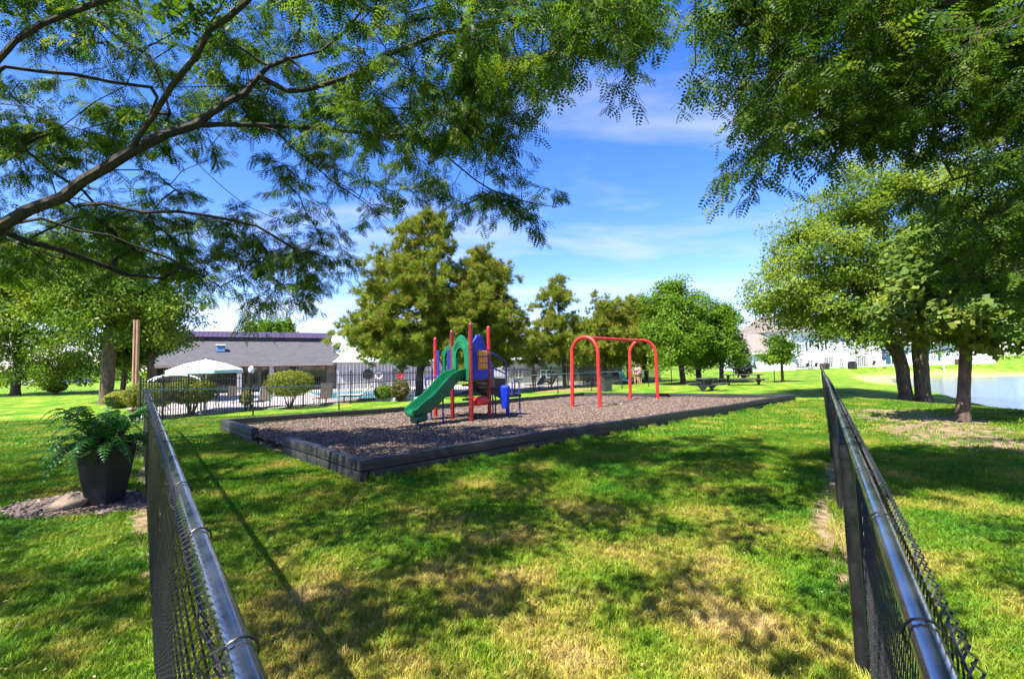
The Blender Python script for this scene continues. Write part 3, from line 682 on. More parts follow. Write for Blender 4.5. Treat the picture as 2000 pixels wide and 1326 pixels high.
# second opening (between post a and post b): green arch, blue pipe barriers, curved climber
oa = loc(qa)
outer2 = [(0.20,DK+0.05),(0.20,2.0),(0.32,2.03),(0.48,2.14),(0.66,2.2),(0.84,2.2),(1.01,2.19),(1.01,DK+0.05)]
arch_panel('arch_panel', oa-vx*0.16, M_green, 0.06, outer2, ctr=0.60, rad=0.25, spring=1.70, bot=DK+0.05)
for u0 in (0.10, 0.80):
    for k in range(4):
        MB().tube([oa+ux*(u0+k*0.048)+Z*(DK+0.06), oa+ux*(u0+k*0.048)+Z*2.0], 0.015, 8).build('bar', M_bluepipe, play, smooth=True)
    for zz_ in (DK+0.06, 2.0): MB().tube([oa+ux*(u0-0.05)+Z*zz_, oa+ux*(u0+0.2)+Z*zz_], 0.017, 8).build('cross_bar', M_bluepipe, play, smooth=True)
cl_path = [(0.02,DK),(0.10,1.12),(0.20,0.98),(0.26,0.8),(0.34,0.62),(0.46,0.48),(0.56,0.36),(0.60,0.24)]
rows = [[oa+ux*(0.32+0.5*s)+vx*(v+0.05*math.sin(s*math.pi*3))+Z*z for s in np.linspace(0, 1, 9)] for v, z in cl_path]
cl = MB().grid(rows).build('curved_climber', M_green, play, smooth=True); md = cl.modifiers.new('t', 'SOLIDIFY'); md.thickness = 0.06
for u0 in (0.36, 0.78): MB().tube([oa+ux*u0+vx*0.55+Z*-0.1, oa+ux*u0+vx*0.52+Z*0.4], 0.022, 10).build('support_leg', M_bluepipe, cl, smooth=True)
# hand loop beside post a
MB().tube([oa+ux*0.30+vx*0.05+Z*(DK+0.02), oa+ux*0.05+vx*0.22+Z*(DK+0.03), oa-ux*0.10+vx*0.26+Z*(DK-0.03), oa-ux*0.13+vx*0.27+Z*(DK-0.2), oa-ux*0.08+vx*0.25+Z*(DK-0.42)], 0.022, 10).build('hand_loop', M_bluepipe, play, smooth=True)
# blue mountain panel with orange rollers (between post d and post e)
od = loc(qd); ae = (qe-qd); ae.z = 0; ae.normalize(); ne = Vector((ae.y, -ae.x, 0))
if ne.dot(od) < 0: ne = -ne
pts = [(0.09,DK-0.02),(0.09,2.12),(0.22,2.26),(0.33,2.40),(0.42,2.36),(0.50,2.42),(0.60,2.38),(0.72,2.22),(0.86,2.04),(0.98,1.94),(0.98,DK-0.02)]
bp = MB().prism(pts, lambda u, w: od+ae*u+ne*0.03+Z*w, lambda u, w: od+ae*u-ne*0.03+Z*w).build('mountain_panel', M_blue, play)
MB().prism([(0.27,1.42),(0.80,1.42),(0.80,1.98),(0.27,1.98)], lambda u, w: od+ae*u+ne*0.036+Z*w, lambda u, w: od+ae*u+ne*0.031+Z*w).build('roller_recess', M_bluepipe, bp)
for r_ in range(3):
    for c_ in range(3):
        cc = od+ae*(0.365+c_*0.17)+ne*0.055+Z*(1.52+r_*0.18)
        MB().tube([cc-Z*0.078, cc-Z*0.06, cc+Z*0.06, cc+Z*0.078], [0.06,0.078,0.078,0.06], 8).build('roller', M_orange, bp)
# dark steps behind the panel, talk drum and funnel
for k in range(3): MB().box(od+ae*0.55-ne*(0.35)+Z*(DK-0.2-0.2*k), (0.5,0.24,0.05), math.atan2(ae.y, ae.x)).build('rung_step', M_darkpanel, play)
dr_ = MB(); c0, c1 = od+ae*0.20+Z*0.56, od+ae*0.90+Z*0.56
dr_.tube([c0, c0.lerp(c1,0.08), c0.lerp(c1,0.3), c0.lerp(c1,0.7), c0.lerp(c1,0.92), c1], [0.06,0.115,0.13,0.13,0.115,0.06], 16)
drum = dr_.build('drum', M_drum, play, smooth=True)
MB().tube([od+Z*0.56, od+ae*1.07+Z*0.56], 0.03, 8).build('drum_axle', M_red, drum, smooth=True)
for zc in (0.44, 0.68): MB().lathe([(0.056,zc-0.02),(0.068,zc-0.016),(0.068,zc+0.016),(0.056,zc+0.02)], od, 16).build('collar', M_red, drum, smooth=True)
# stairs to the transfer platform, on the far right edge
mid = (loc(qe)+loc(qc))/2; wd = Vector((mid.x, mid.y, 0)).normalized(); wp = Vector((wd.y, -wd.x, 0))
if wp.dot(ux) < 0: wp = -wp
for k in range(4):
    c_ = mid+wd*(0.09+0.18*k)+Z*(DK-0.12-0.14*(k))
    MB().box(c_, (0.20,0.70,0.05), math.atan2(wd.y, wd.x), 0.01).build('step', M_deck, play)
for s in (-1, 1):
    sd_ = mid+wp*0.40*s
    MB().prism([(0.02,DK-0.02),(0.66,DK-0.05),(0.72,0.66),(0.55,0.50),(0.02,0.8)], lambda u, w: sd_+wd*u+wp*0.012+Z*w, lambda u, w: sd_+wd*u-wp*0.012+Z*w).build('stair_side', M_deck, play)
    MB().tube([sd_+wd*-0.05+Z*2.0, sd_+wd*0.32+Z*1.86, sd_+wd*0.64+Z*1.68, sd_+wd*0.71+Z*1.58, sd_+wd*0.73+Z*1.0, sd_+wd*0.73+Z*-0.1], 0.024, 10).build('handrail', M_bluepipe, play, smooth=True)
    MB().tube([sd_+wd*-0.05+Z*1.58, sd_+wd*0.72+Z*1.26], 0.02, 10).build('handrail', M_bluepipe, play, smooth=True)
tp = mid+wd*1.02
tr_ = MB().box(tp+Z*0.60, (0.50,0.80,0.09), math.atan2(wd.y, wd.x), 0.01).build('transfer_platform', M_deck, play)
for su in (-1, 1):
    for sv in (-1, 1): MB().tube([tp+wd*0.21*su+wp*0.36*sv+Z*-0.1, tp+wd*0.21*su+wp*0.36*sv+Z*0.56], 0.024, 10).build('leg', M_bluepipe, tr_, smooth=True)
for sv in (-1, 1):
    q0 = tp+wp*0.42*sv-wd*0.12
    MB().tube([q0+Z*0.62, q0+Z*0.98, q0+wd*0.05+Z*1.05, q0+wd*0.22+Z*1.05, q0+wd*0.28+Z*0.98, q0+wd*0.28+Z*0.72, q0+wd*0.2+Z*0.66, q0+Z*0.68], 0.02, 8).build('grab_loop', M_bluepipe, tr_, smooth=True)
fc = loc(qe)+wp*0.34+wd*0.30
MB().lathe([(0.07,0.30),(0.085,0.32),(0.17,0.84),(0.175,0.90),(0.12,0.955),(0.02,0.97)], fc, 6).build('funnel', M_blue, play)
MB().tube([loc(qe)+Z*0.86, fc+Z*0.86], 0.03, 8).build('funnel_bracket', M_darkpanel, play, smooth=True)

# ------------------------------------------------------------------ swing frame
w1, w2, w3, w4 = [at(*p, MZ) for p in ((1118,793.5),(1172,795),(1231,779.5),(1285,779.5))]
SR = w1.copy(); sw = thing('swing_frame', 'red arched steel swing frame without seats standing on wood chips', 'swing frame', SR)
def arch(a, b, name):
    a, b = a-SR, b-SR; m_ = (a+b)/2; hs = (b-a)/2; pts = [a+Vector((0,0,-0.15))]
    for z in (0.6, 1.2, 1.75): pts.append(a.lerp(m_, 0.03*z)+Vector((0,0,z)))
    r0 = 0.94
    for t in np.linspace(math.pi, 0, 17): pts.append(m_+hs*(math.cos(t)*r0)+Vector((0,0,2.0+0.60*math.sin(t))))
    for z in (1.75, 1.2, 0.6): pts.append(b.lerp(m_, 0.03*z)+Vector((0,0,z)))
    pts.append(b+Vector((0,0,-0.15)))
    return MB().tube(pts, 0.068, 14).build(name, M_redorange, sw, smooth=True), m_+Vector((0,0,2.6))
o1, t1_ = arch(w1, w2, 'arch'); o2, t2_ = arch(w3, w4, 'arch')
beam = MB().tube([t1_+Vector((0,0,-0.02)), t2_+Vector((0,0,-0.02))], 0.058, 14).build('top_beam', M_redorange, sw, smooth=True)
for t in (0.18, 0.34, 0.64, 0.82):
    c = t1_.lerp(t2_, t)
    MB().tube([c+Vector((0,0,0.045)), c+Vector((0,0,-0.1)), c+Vector((0.02,0,-0.14))], 0.016, 8).build('swing_hanger', M_black, beam)
    dd = (t2_-t1_).normalized(); MB().tube([c-dd*0.03+Vector((0,0,-0.02)), c+dd*0.03+Vector((0,0,-0.02))], 0.066, 14).build('clamp', M_redorange, beam, smooth=True)

# ------------------------------------------------------------------ planter, boulder, gravel
pt = at(205, 985); pl = thing('planter', 'tall black tapered planter in the mulch bed left of the near fence', 'planter', pt, R(12)); pl.scale = (1.10,1.10,1.10)
n6 = 6; mb = MB(); prof = [(0.17,0.0),(0.20,0.12),(0.245,0.35),(0.275,0.52),(0.29,0.60),(0.29,0.64),(0.255,0.64),(0.245,0.56)]
mb.lathe(prof, (0,0,0), n6); potm = mb.build('pot', M_pot, pl); bv = potm.modifiers.new('b', 'BEVEL'); bv.width = 0.008; bv.segments = 2
MB().lathe([(0.235,0.55),(0.235,0.585),(0.15,0.60),(0.02,0.605)], n=6).build('soil', mat('potting_soil', (0.02,0.013,0.009), (0.045,0.03,0.02), 0.95, scale=30, bump=0.8), pl)
M_fern = leaf_mat('fern_green', [(0,(0.010,0.055,0.008)),(0.6,(0.022,0.10,0.014)),(1,(0.05,0.16,0.022))], 0.3, 0.4)
M_coleus = leaf_mat('burgundy_leaf', [(0,(0.05,0.004,0.012)),(1,(0.16,0.012,0.03))], 0.25, 0.45)
M_lime = leaf_mat('lime_leaf', [(0,(0.05,0.12,0.02)),(1,(0.14,0.22,0.05))], 0.35, 0.45)
fern = thing('fern', 'lush dark green fern arching out of the black planter', 'fern', pt+Vector((0,0,0.66)))
fern.scale = (1.15,1.15,1.15)
def frond(ang, length, lift, droop, seed):
    rs = random.Random(seed); V = []; Fc = []; rr = []
    dirv = Vector((math.cos(ang), math.sin(ang), 0)); side = Vector((-math.sin(ang), math.cos(ang), 0)); n = 22; pts = []
    for k in range(n+1):
        t = k/n; r_ = length*(0.92*t); z = lift*length*math.sin(t*1.9)-droop*length*t*t*t
        pts.append(dirv*(0.04+r_)+side*(0.05*math.sin(t*3+seed))*length+Vector((0,0,z)))
    for k in range(2, n):
        t = k/n; L_ = length*0.155*math.sin(math.pi*min(1, t*0.92+0.08))**0.7; tan = (pts[k+1]-pts[k-1]).normalized(); p = pts[k]
        up = side.cross(tan).normalized()
        if up.z < 0: up = -up
        for s in (-1, 1):
            d = (side*s*0.93+tan*0.35+up*rs.uniform(-0.25,0.12)).normalized(); w = tan*length*0.017; i = len(V); tip = p+d*L_-Vector((0,0,L_*0.18)); md_ = p+d*L_*0.5
            V += [p-w*0.6, md_-w, tip, md_+w*1.1, p+w*0.6]; Fc.append((i,i+1,i+2,i+3,i+4)); rr += [rs.random()]*5
    i = len(V); 
    return V, Fc, rr, pts
for k in range(72):
    a = k*2.39996+random.uniform(-.2,.2); ring_ = k/72
    V, Fc, rr, pts = frond(a, random.uniform(0.42,0.62)*(1.0 if ring_ > .3 else .85), random.uniform(0.30,0.5) if ring_ > .55 else random.uniform(0.75,1.1), random.uniform(0.35,0.75) if ring_ > .55 else 0.30, k)
    me = bpy.data.meshes.new('frond'); nb = MB(); nb.tube(pts[::2], 0.0035, 4); i = len(V); V = V+nb.v; Fc = Fc+[tuple(x+i for x in f) for f in nb.f]; rr = rr+[0.9]*len(nb.v)
    me.from_pydata([tuple(v) for v in V], [], Fc); a_ = me.attributes.new('r', 'FLOAT', 'POINT'); a_.data.foreach_set('value', rr); me.materials.append(M_fern); link(bpy.data.objects.new('frond', me), fern)
def leafy(name, label, cat, loc_, n, spread, hgt, size, m, lean=(0,0)):
    t = thing(name, label, cat, loc_); 
    for k in range(n):
        a = random.uniform(0, 6.28); r_ = spread*math.sqrt(random.random()); z = hgt*random.uniform(0.3, 1.0); p = Vector((r_*math.cos(a)+lean[0]*z, r_*math.sin(a)+lean[1]*z, z)); s = size*random.uniform(0.7, 1.25)
        d = Vector((math.cos(a), math.sin(a), random.uniform(-0.5,0.5))).normalized(); sd_, up = frame_to(d)
        V = [p, p+d*s*0.35+sd_*s*0.30+up*0.1*s, p+d*s*0.75+sd_*s*0.22+up*0.06*s, p+d*s-up*s*0.12, p+d*s*0.75-sd_*s*0.22+up*0.06*s, p+d*s*0.35-sd_*s*0.30+up*0.1*s, p+d*s*0.5+up*s*0.0]
        me = bpy.data.meshes.new('leaf'); me.from_pydata([tuple(v) for v in V], [], [(0,1,6),(1,2,6),(2,3,6),(3,4,6),(4,5,6),(5,0,6)])
        a_ = me.attributes.new('r', 'FLOAT', 'POINT'); a_.data.foreach_set('value', [random.random()]*7); me.materials.append(m); link(bpy.data.objects.new('leaf', me), t)
    st = MB()
    for k in range(6): st.tube([(0,0,-0.03), (random.uniform(-.5,.5)*spread+lean[0]*hgt*.5, random.uniform(-.5,.5)*spread+lean[1]*hgt*.5, hgt*0.5), (random.uniform(-1,1)*spread+lean[0]*hgt, random.uniform(-1,1)*spread+lean[1]*hgt, hgt*0.85)], 0.004, 4)
    st.build('stem', M_lime, t); return t
leafy('coleus', 'burgundy leaved coleus at the front of the black planter', 'coleus', pt+Vector((0.05,-0.22,0.66)), 22, 0.09, 0.18, 0.075, M_coleus)
leafy('coleus', 'burgundy leaved coleus at the fence side of the black planter', 'coleus', pt+Vector((0.27,-0.10,0.66)), 16, 0.08, 0.18, 0.07, M_coleus)
leafy('trailing_vine', 'lime green trailing vine spilling over the planter front', 'plant', pt+Vector((0.10,-0.30,0.56)), 60, 0.17, 0.26, 0.075, M_lime)
# mulch bed under the planter
bed = MB(); rows = []
for r_ in np.linspace(0, 1, 9):
    rows.append([(BED.x+math.cos(t)*0.98*r_*(1+0.08*math.sin(3*t+1)), BED.y+math.sin(t)*0.62*r_*(1+0.1*math.sin(4*t)), 0) for t in np.linspace(0, 2*math.pi, 33)])
rows = [[(x, y, float(H(x, y))+0.045*(1-k/8)+0.006) for x, y, _ in rw] for k, rw in enumerate(rows)]
tag(bed.grid(rows).build('planter_bed', mat('bark_mulch', (0.045,0.03,0.024), (0.16,0.11,0.09), 0.95, scale=45, bump=1.0, bscale=60), smooth=True), kind='structure')
mgr = bpy.data.materials.new('gravel'); mgr.use_nodes = True; N, L = nodes_of(mgr); b = N['Principled BSDF']; b.inputs['Roughness'].default_value = 0.8
oi = N.new('ShaderNodeObjectInfo'); cr = N.new('ShaderNodeValToRGB'); cr.color_ramp.elements[0].color = (0.035,0.024,0.02,1); cr.color_ramp.elements[1].color = (0.27,0.23,0.20,1); cr.color_ramp.elements.new(0.6).color = (0.10,0.07,0.055,1); L.new(oi.outputs['Random'], cr.inputs[0]); L.new(cr.outputs[0], b.inputs['Base Color'])
bm = bmesh.new(); bmesh.ops.create_icosphere(bm, subdivisions=1, radius=0.02)
for v in bm.verts: v.co = Vector((v.co.x*1.3, v.co.y*0.8, v.co.z*0.6))*random.uniform(0.85,1.15)
me = bpy.data.meshes.new('pebble'); bm.to_mesh(me); bm.free(); me.materials.append(mgr); peb = bpy.data.objects.new('pebble', me)
pts = []
for k in range(750):
    t = random.uniform(0, 6.283); r_ = math.sqrt(random.random())*0.97; x, y = BED.x+math.cos(t)*0.98*r_, BED.y+math.sin(t)*0.62*r_
    if random.random() < (0.85 if (y < BED.y-0.08) else 0.4): pts.append((x, y, float(H(x, y))+0.045*(1-r_)+0.012))
scatter('gravel', pts, peb, 0.5, 1.3, 0.6, 'pale gravel and bark pieces in the bed around the black planter', 'gravel')
bpx = at(133, 996); bm = bmesh.new(); bmesh.ops.create_icosphere(bm, subdivisions=3, radius=1.0)
for v in bm.verts:
    c = v.co; n_ = 1+0.10*math.sin(c.x*4+1)*math.cos(c.y*5)+0.06*math.sin(c.z*9+c.x*3); v.co = Vector((c.x*0.22*n_, c.y*0.14*n_, c.z*0.11*n_))
me = bpy.data.meshes.new('boulder'); bm.to_mesh(me); bm.free(); me.materials.append(M_rock); me.polygons.foreach_set('use_smooth', [True]*len(me.polygons))
o = link(bpy.data.objects.new('boulder', me)); o.location = bpx+Vector((0,0,0.08)); o.rotation_euler = (0.1,-0.25,0.5); tag(o, 'small tan boulder at the left of the black planter', 'boulder')

# ------------------------------------------------------------------ picnic tables
def picnic(label, px_list, rz_pts, loc_):
    a, b = rz_pts; d = b-a; ang = math.atan2(d.y, d.x); Ln = math.hypot(d.x, d.y)
    t = thing('picnic_table', label, 'picnic table', loc_, ang, 'picnic tables beyond the playground')
    hx = Ln/2
    for k in range(5): MB().box((0, -0.30+k*0.15, 0.74), (Ln+0.5, 0.14, 0.045), 0, 0.006).build('top_plank', M_table, t)
    for s in (-1, 1):
        for k in range(2): MB().box((0, s*(0.68+k*0.145), 0.44), (Ln+0.6, 0.135, 0.045), 0, 0.006).build('bench_plank', M_table, t)
        x = s*hx
        MB().box((x, 0, 0.36), (0.13, 0.16, 0.72), 0, 0.01).build('pedestal', M_black, t)
        MB().prism([(-0.86,0.415),(0.86,0.415),(0.80,0.34),(0.30,0.32),(0.1,0.12),(-0.1,0.12),(-0.30,0.32),(-0.80,0.34)], lambda y, z: (x-0.04, y, z), lambda y, z: (x+0.04, y, z)).build('bench_support', M_black, t)
        MB().box((x, 0, 0.70), (0.08, 0.70, 0.04)).build('top_support', M_black, t)
    return t
ta, tb = at(1367,765), at(1396,761); c_ = (ta+tb)/2; dd = (tb-ta); dd.normalize()
picnic('dark picnic table nearest the playground corner, left of the pair', None, (Vector((0,0,0)), dd*1.35), G(c_.x, c_.y))
ta, tb = at(1423,752.5), at(1482,751.5)
dd = tb-ta; picnic('dark picnic table at the right of the pair, nearer the right fence', None, (Vector((0,0,0)), dd.normalized()*min(dd.length, 2.3)), G((ta.x+tb.x)/2, (ta.y+tb.y)/2))

# trash bin by the far border
bpn = at(1183, 764); tb_ = thing('trash_bin', 'dark grey wheeled trash bin standing behind the far timber edge', 'trash bin', bpn, R(25))
MB().prism([(-0.26,0),(0.26,0),(0.33,0.86),(-0.33,0.86)], lambda u, z: (u, -0.27-0.06*z, z+0.03), lambda u, z: (u, 0.27+0.06*z, z+0.03)).build('body', mat('dark_grey_plastic', (0.03,0.033,0.036), (0.045,0.05,0.052), 0.45), tb_)
MB().box((0,0,0.93), (0.74,0.72,0.07), 0, 0.025).build('lid', M_black, tb_)
for s in (-1, 1): MB().tube([(s*0.27,0.30,0.11),(s*0.34,0.30,0.11)], 0.11, 14).build('wheel', M_black, tb_, smooth=True)

# ------------------------------------------------------------------ trees
class Skel:
    def __init__(s): s.p = []; s.par = []
    def path(s, pts, parent=-1):
        ids = []
        for q in pts:
            s.p.append(np.array(q, float)); s.par.append(parent); parent = len(s.p)-1; ids.append(parent)
        return ids
    def curve(s, pts, parent=-1, step=0.25, jit=0.02):
        """smooth polyline through pts (Catmull-Rom), resampled"""
        pts = [np.array(q, float) for q in pts]
        if parent >= 0: pts = [s.p[parent]]+pts
        out = []
        for i in range(len(pts)-1):
            p0, p1, p2, p3 = pts[max(i-1,0)], pts[i], pts[i+1], pts[min(i+2,len(pts)-1)]
            n = max(1, int(np.linalg.norm(p2-p1)/step))
            for k in range(n):
                t = k/n; q = 0.5*((2*p1)+(-p0+p2)*t+(2*p0-5*p1+4*p2-p3)*t*t+(-p0+3*p1-3*p2+p3)*t**3); out.append(q+rng.normal(0, jit, 3))
        out.append(pts[-1])
        if parent >= 0: out = out[1:]
        return s.path(out, parent)
    def near(s, q): return int(np.argmin(np.linalg.norm(np.array(s.p)-np.array(q), axis=1)))
    def grow(s, att, step=0.35, minid=0, sag=0.05, upbias=0.0, jit=0.03, back=0.25):
        att = np.array(att); A = np.array(s.p)
        first = np.array([np.min(np.linalg.norm(A[minid:]-a, axis=1)) for a in att]); att = att[np.argsort(first)]
        cap = len(s.p)+len(att)*60; buf = np.zeros((cap, 3)); buf[:len(s.p)] = A; n = len(s.p); tips = []
        depth = np.zeros(cap)
        for i in range(n): depth[i] = 0 if s.par[i] < 0 else depth[s.par[i]]+np.linalg.norm(buf[i]-buf[s.par[i]])
        for a in att:
            dd = np.linalg.norm(buf[minid:n]-a, axis=1)+back*0.3*depth[minid:n]+upbias*np.maximum(0, buf[minid:n,2]-a[2])
            k = int(np.argmin(dd))+minid; p0 = buf[k].copy(); L_ = np.linalg.norm(a-p0); m = max(1, int(L_/step)); par = k
            side = rng.normal(0, 1, 3); side *= 0.08*L_/max(np.linalg.norm(side), 1e-6)
            for j in range(1, m+1):
                t = j/m; q = p0*(1-t)+a*t+side*math.sin(math.pi*t)+np.array([0,0,sag*L_*math.sin(math.pi*t)])
                if j < m: q = q+rng.normal(0, jit, 3)
                s.p.append(q); s.par.append(par); buf[n] = q; depth[n] = depth[par]+np.linalg.norm(q-buf[par]); par = n; n += 1
            tips.append(par)
        return tips
    def radii(s, rtip, rbase, expo=2.3):
        n = len(s.p); w = np.zeros(n); kids = [0]*n
        for i in range(n):
            if s.par[i] >= 0: kids[s.par[i]] += 1
        for i in range(n-1, -1, -1):
            if kids[i] == 0: w[i] += 1
            if s.par[i] >= 0: w[s.par[i]] += w[i]
        r = rtip*w**(1/expo); f = rbase/r[0]
        if f < 1: r = rtip+(r-rtip)*((rbase-rtip)/max(r[0]-rtip, 1e-6))
        else: r = r*(1+(f-1)*np.clip((r-rtip)/(r[0]-rtip+1e-9), 0, 1))
        return r
    def wood(s, r, base, flare=0.0):
        n = len(s.p); kids = [[] for _ in range(n)]; roots = []
        for i in range(n):
            (kids[s.par[i]] if s.par[i] >= 0 else roots).append(i)
        mb = MB(); st = [(i, None) for i in roots]
        while st:
            i, pr = st.pop(); pts, rr = [], []
            if pr is not None: pts.append(s.p[pr]-base); rr.append(min(r[pr]*0.85, r[i]*1.25))
            while True:
                pts.append(s.p[i]-base); rr.append(r[i])
                if not kids[i]: break
                ks = sorted(kids[i], key=lambda q: -r[q]); st += [(k, i) for k in ks[1:]]; i = ks[0]
            rm = max(rr); ns = 12 if rm > 0.1 else 7 if rm > 0.035 else 4 if rm > 0.012 else 3
            if len(pts) > 1: mb.tube(pts, rr, ns, cap=False)
        return mb
def norm(a): return a/np.maximum(np.linalg.norm(a, axis=-1, keepdims=True), 1e-9)
def twigs_np(p0, p1, r_):
    d = norm(p1-p0); up = np.tile([0.3,0.2,0.93], (len(p0),1)); a = norm(np.cross(d, up)); b = np.cross(d, a); V = []
    for base, rr in ((p0, r_), (p1, r_*0.5)):
        for k in range(3): V.append(base+(a*math.cos(k*2.094)+b*math.sin(k*2.094))*rr)
    V = np.stack(V, 1).reshape(-1, 3); i = np.arange(len(p0))[:,None]*6
    Fc = np.concatenate([i+np.array([[k, (k+1) % 3, 3+(k+1) % 3, 3+k]]) for k in range(3)], 0)
    return V, Fc
def locust_leaves(tips, dirs, ntw, nlf, tlen, leaf_len, droop, llen=0.042, lwid=0.0185, pairs=5):
    """pinnate leaves along drooping twiglets"""
    A = len(tips); T = A*ntw
    p0 = np.repeat(tips, ntw, 0)+rng.normal(0, 0.05, (T,3)); d = norm(np.repeat(dirs, ntw, 0)*0.7+rng.normal(0, 0.75, (T,3))*np.array([1,1,0.45]))
    L_ = tlen*rng.uniform(0.5, 1.2, (T,1)); p1 = p0+d*L_; p1[:,2] -= droop*L_[:,0]*rng.uniform(0.2, 1.0, T)
    t = np.tile(np.linspace(0.12, 1.0, nlf), T)[:,None]; q = np.repeat(p0, nlf, 0)*(1-t)+np.repeat(p1, nlf, 0)*t
    dd = norm(np.repeat(p1-p0, nlf, 0)); sgn = np.tile(np.where(np.arange(nlf) % 2, 1.0, -1.0), T)[:,None]
    sd = norm(np.cross(dd, np.array([0,0,1.0])+rng.normal(0, 0.3, dd.shape)))
    rx = norm(dd*0.75+sd*sgn*0.9+rng.normal(0, 0.3, dd.shape)+np.array([0,0,-0.35])); nz_ = norm(np.array([0,0,1.0])+rng.normal(0, 0.45, dd.shape)); ry = norm(np.cross(nz_, rx)); nz_ = np.cross(rx, ry)
    ll = leaf_len*rng.uniform(0.7, 1.25, (len(q),1))
    tx, ty, tz = [], [], []
    xs = np.linspace(0.16, 0.95, pairs); 
    lw = lwid/leaf_len; le = llen/leaf_len
    for x in xs:
        sc = 0.75+0.5*math.sin(math.pi*min(1, x))
        for s_ in (-1, 1):
            e = le*sc; w = lw*sc*0.5; ux_, uy_ = 0.32, s_*0.95; vx_, vy_ = 0.95, -s_*0.32
            for a, b in ((0,0),(0.5,1),(1,0),(0.5,-1)):
                tx.append(x+ux_*e*a+vx_*w*b); ty.append(uy_*e*a+vy_*w*b); tz.append(-0.12*e*a+(-0.06 if a == 1 else 0)*e)
    tx, ty, tz = map(np.array, (tx, ty, tz)); tz = tz-0.22*tx*tx
    V = q[:,None,:]+ll[:,None,:]*(tx[None,:,None]*rx[:,None,:]+ty[None,:,None]*ry[:,None,:]+tz[None,:,None]*nz_[:,None,:])
    nq = len(tx)//4; N_ = len(q); V = V.reshape(-1, 3); Fc = np.arange(N_*nq*4).reshape(-1, 4)
    rr = np.clip(np.repeat(np.repeat(rng.random(T), nlf)*0.6+rng.random(N_)*0.4, nq*4), 0, 1)
    return V, Fc, rr, (p0, p1)
def quad_leaves(c, n, spread, size, flat_=0.6, outward=None, aspect=0.6):
    """n leaves around each clump centre"""
    N_ = len(c)*n; g = rng.normal(0, 1, (N_,3)); g = norm(g)*rng.random((N_,1))**0.45; q = np.repeat(c, n, 0)+g*np.asarray(spread)
    nz_ = rng.normal(0, 0.6, (N_,3))+np.array([0,0,flat_])
    if outward is not None: nz_ = nz_+np.repeat(outward, n, 0)*0.7
    nz_ = norm(nz_); rx = norm(np.cross(nz_, rng.normal(0, 1, (N_,3)))); ry = np.cross(nz_, rx); s = size*rng.uniform(0.6, 1.3, (N_,1))
    V = np.stack([q, q+rx*s*0.5+ry*s*aspect*0.5-nz_*s*0.04, q+rx*s-nz_*s*0.18, q+rx*s*0.5-ry*s*aspect*0.5-nz_*s*0.04], 1).reshape(-1, 3)
    rr = np.repeat(np.clip(np.repeat(rng.random(len(c)), n)*0.45+rng.random(N_)*0.55, 0, 1), 4)
    return V, np.arange(N_*4).reshape(-1, 4), rr
def needle_tufts(c, d, nn, length, width, spread=0.9):
    N_ = len(c)*nn; ax = np.repeat(d, nn, 0); v = norm(ax*0.75+norm(rng.normal(0, 1, (N_,3)))*spread); q = np.repeat(c, nn, 0)+rng.normal(0, 0.03, (N_,3)); l = length*rng.uniform(0.7, 1.2, (N_,1))
    sd = norm(np.cross(v, rng.normal(0, 1, (N_,3))))*width
    V = np.stack([q-sd, q+sd, q+v*l], 1).reshape(-1, 3)
    rr = np.repeat(np.clip(np.repeat(rng.random(len(c)), nn)*0.7+rng.random(N_)*0.3, 0, 1), 3)
    return V, np.arange(N_*3).reshape(-1, 3), rr

ML_locust = leaf_mat('locust_leaf', [(0,(0.022,0.060,0.006)),(0.5,(0.055,0.115,0.010)),(0.85,(0.12,0.18,0.016)),(1,(0.22,0.25,0.03))], 0.5)
ML_lit = leaf_mat('yellow_green_leaf', [(0,(0.065,0.13,0.010)),(0.5,(0.13,0.205,0.014)),(1,(0.27,0.30,0.03))], 0.45)
ML_maple = leaf_mat('maple_leaf', [(0,(0.05,0.105,0.014)),(0.6,(0.11,0.17,0.022)),(1,(0.22,0.25,0.05))], 0.42)
ML_dark = leaf_mat('shade_tree_leaf', [(0,(0.045,0.105,0.010)),(0.5,(0.105,0.18,0.015)),(1,(0.24,0.27,0.03))], 0.42)
ML_bright = leaf_mat('bright_leaf', [(0,(0.06,0.14,0.010)),(0.6,(0.12,0.22,0.015)),(1,(0.22,0.29,0.025))], 0.45)
ML_pine = leaf_mat('pine_needle', [(0,(0.20,0.11,0.026)),(0.2,(0.24,0.165,0.028)),(0.32,(0.11,0.165,0.018)),(0.7,(0.18,0.24,0.022)),(1,(0.36,0.36,0.045))], 0.35)
ML_spruce = leaf_mat('spruce_needle', [(0,(0.03,0.055,0.04)),(1,(0.07,0.10,0.075))], 0.2)
ML_hedge = leaf_mat('clipped_hedge_leaf', [(0,(0.07,0.12,0.012)),(0.5,(0.15,0.18,0.018)),(1,(0.28,0.27,0.045))], 0.4)
ML_gold = leaf_mat('golden_leaf', [(0,(0.16,0.19,0.02)),(1,(0.34,0.32,0.05))], 0.4)

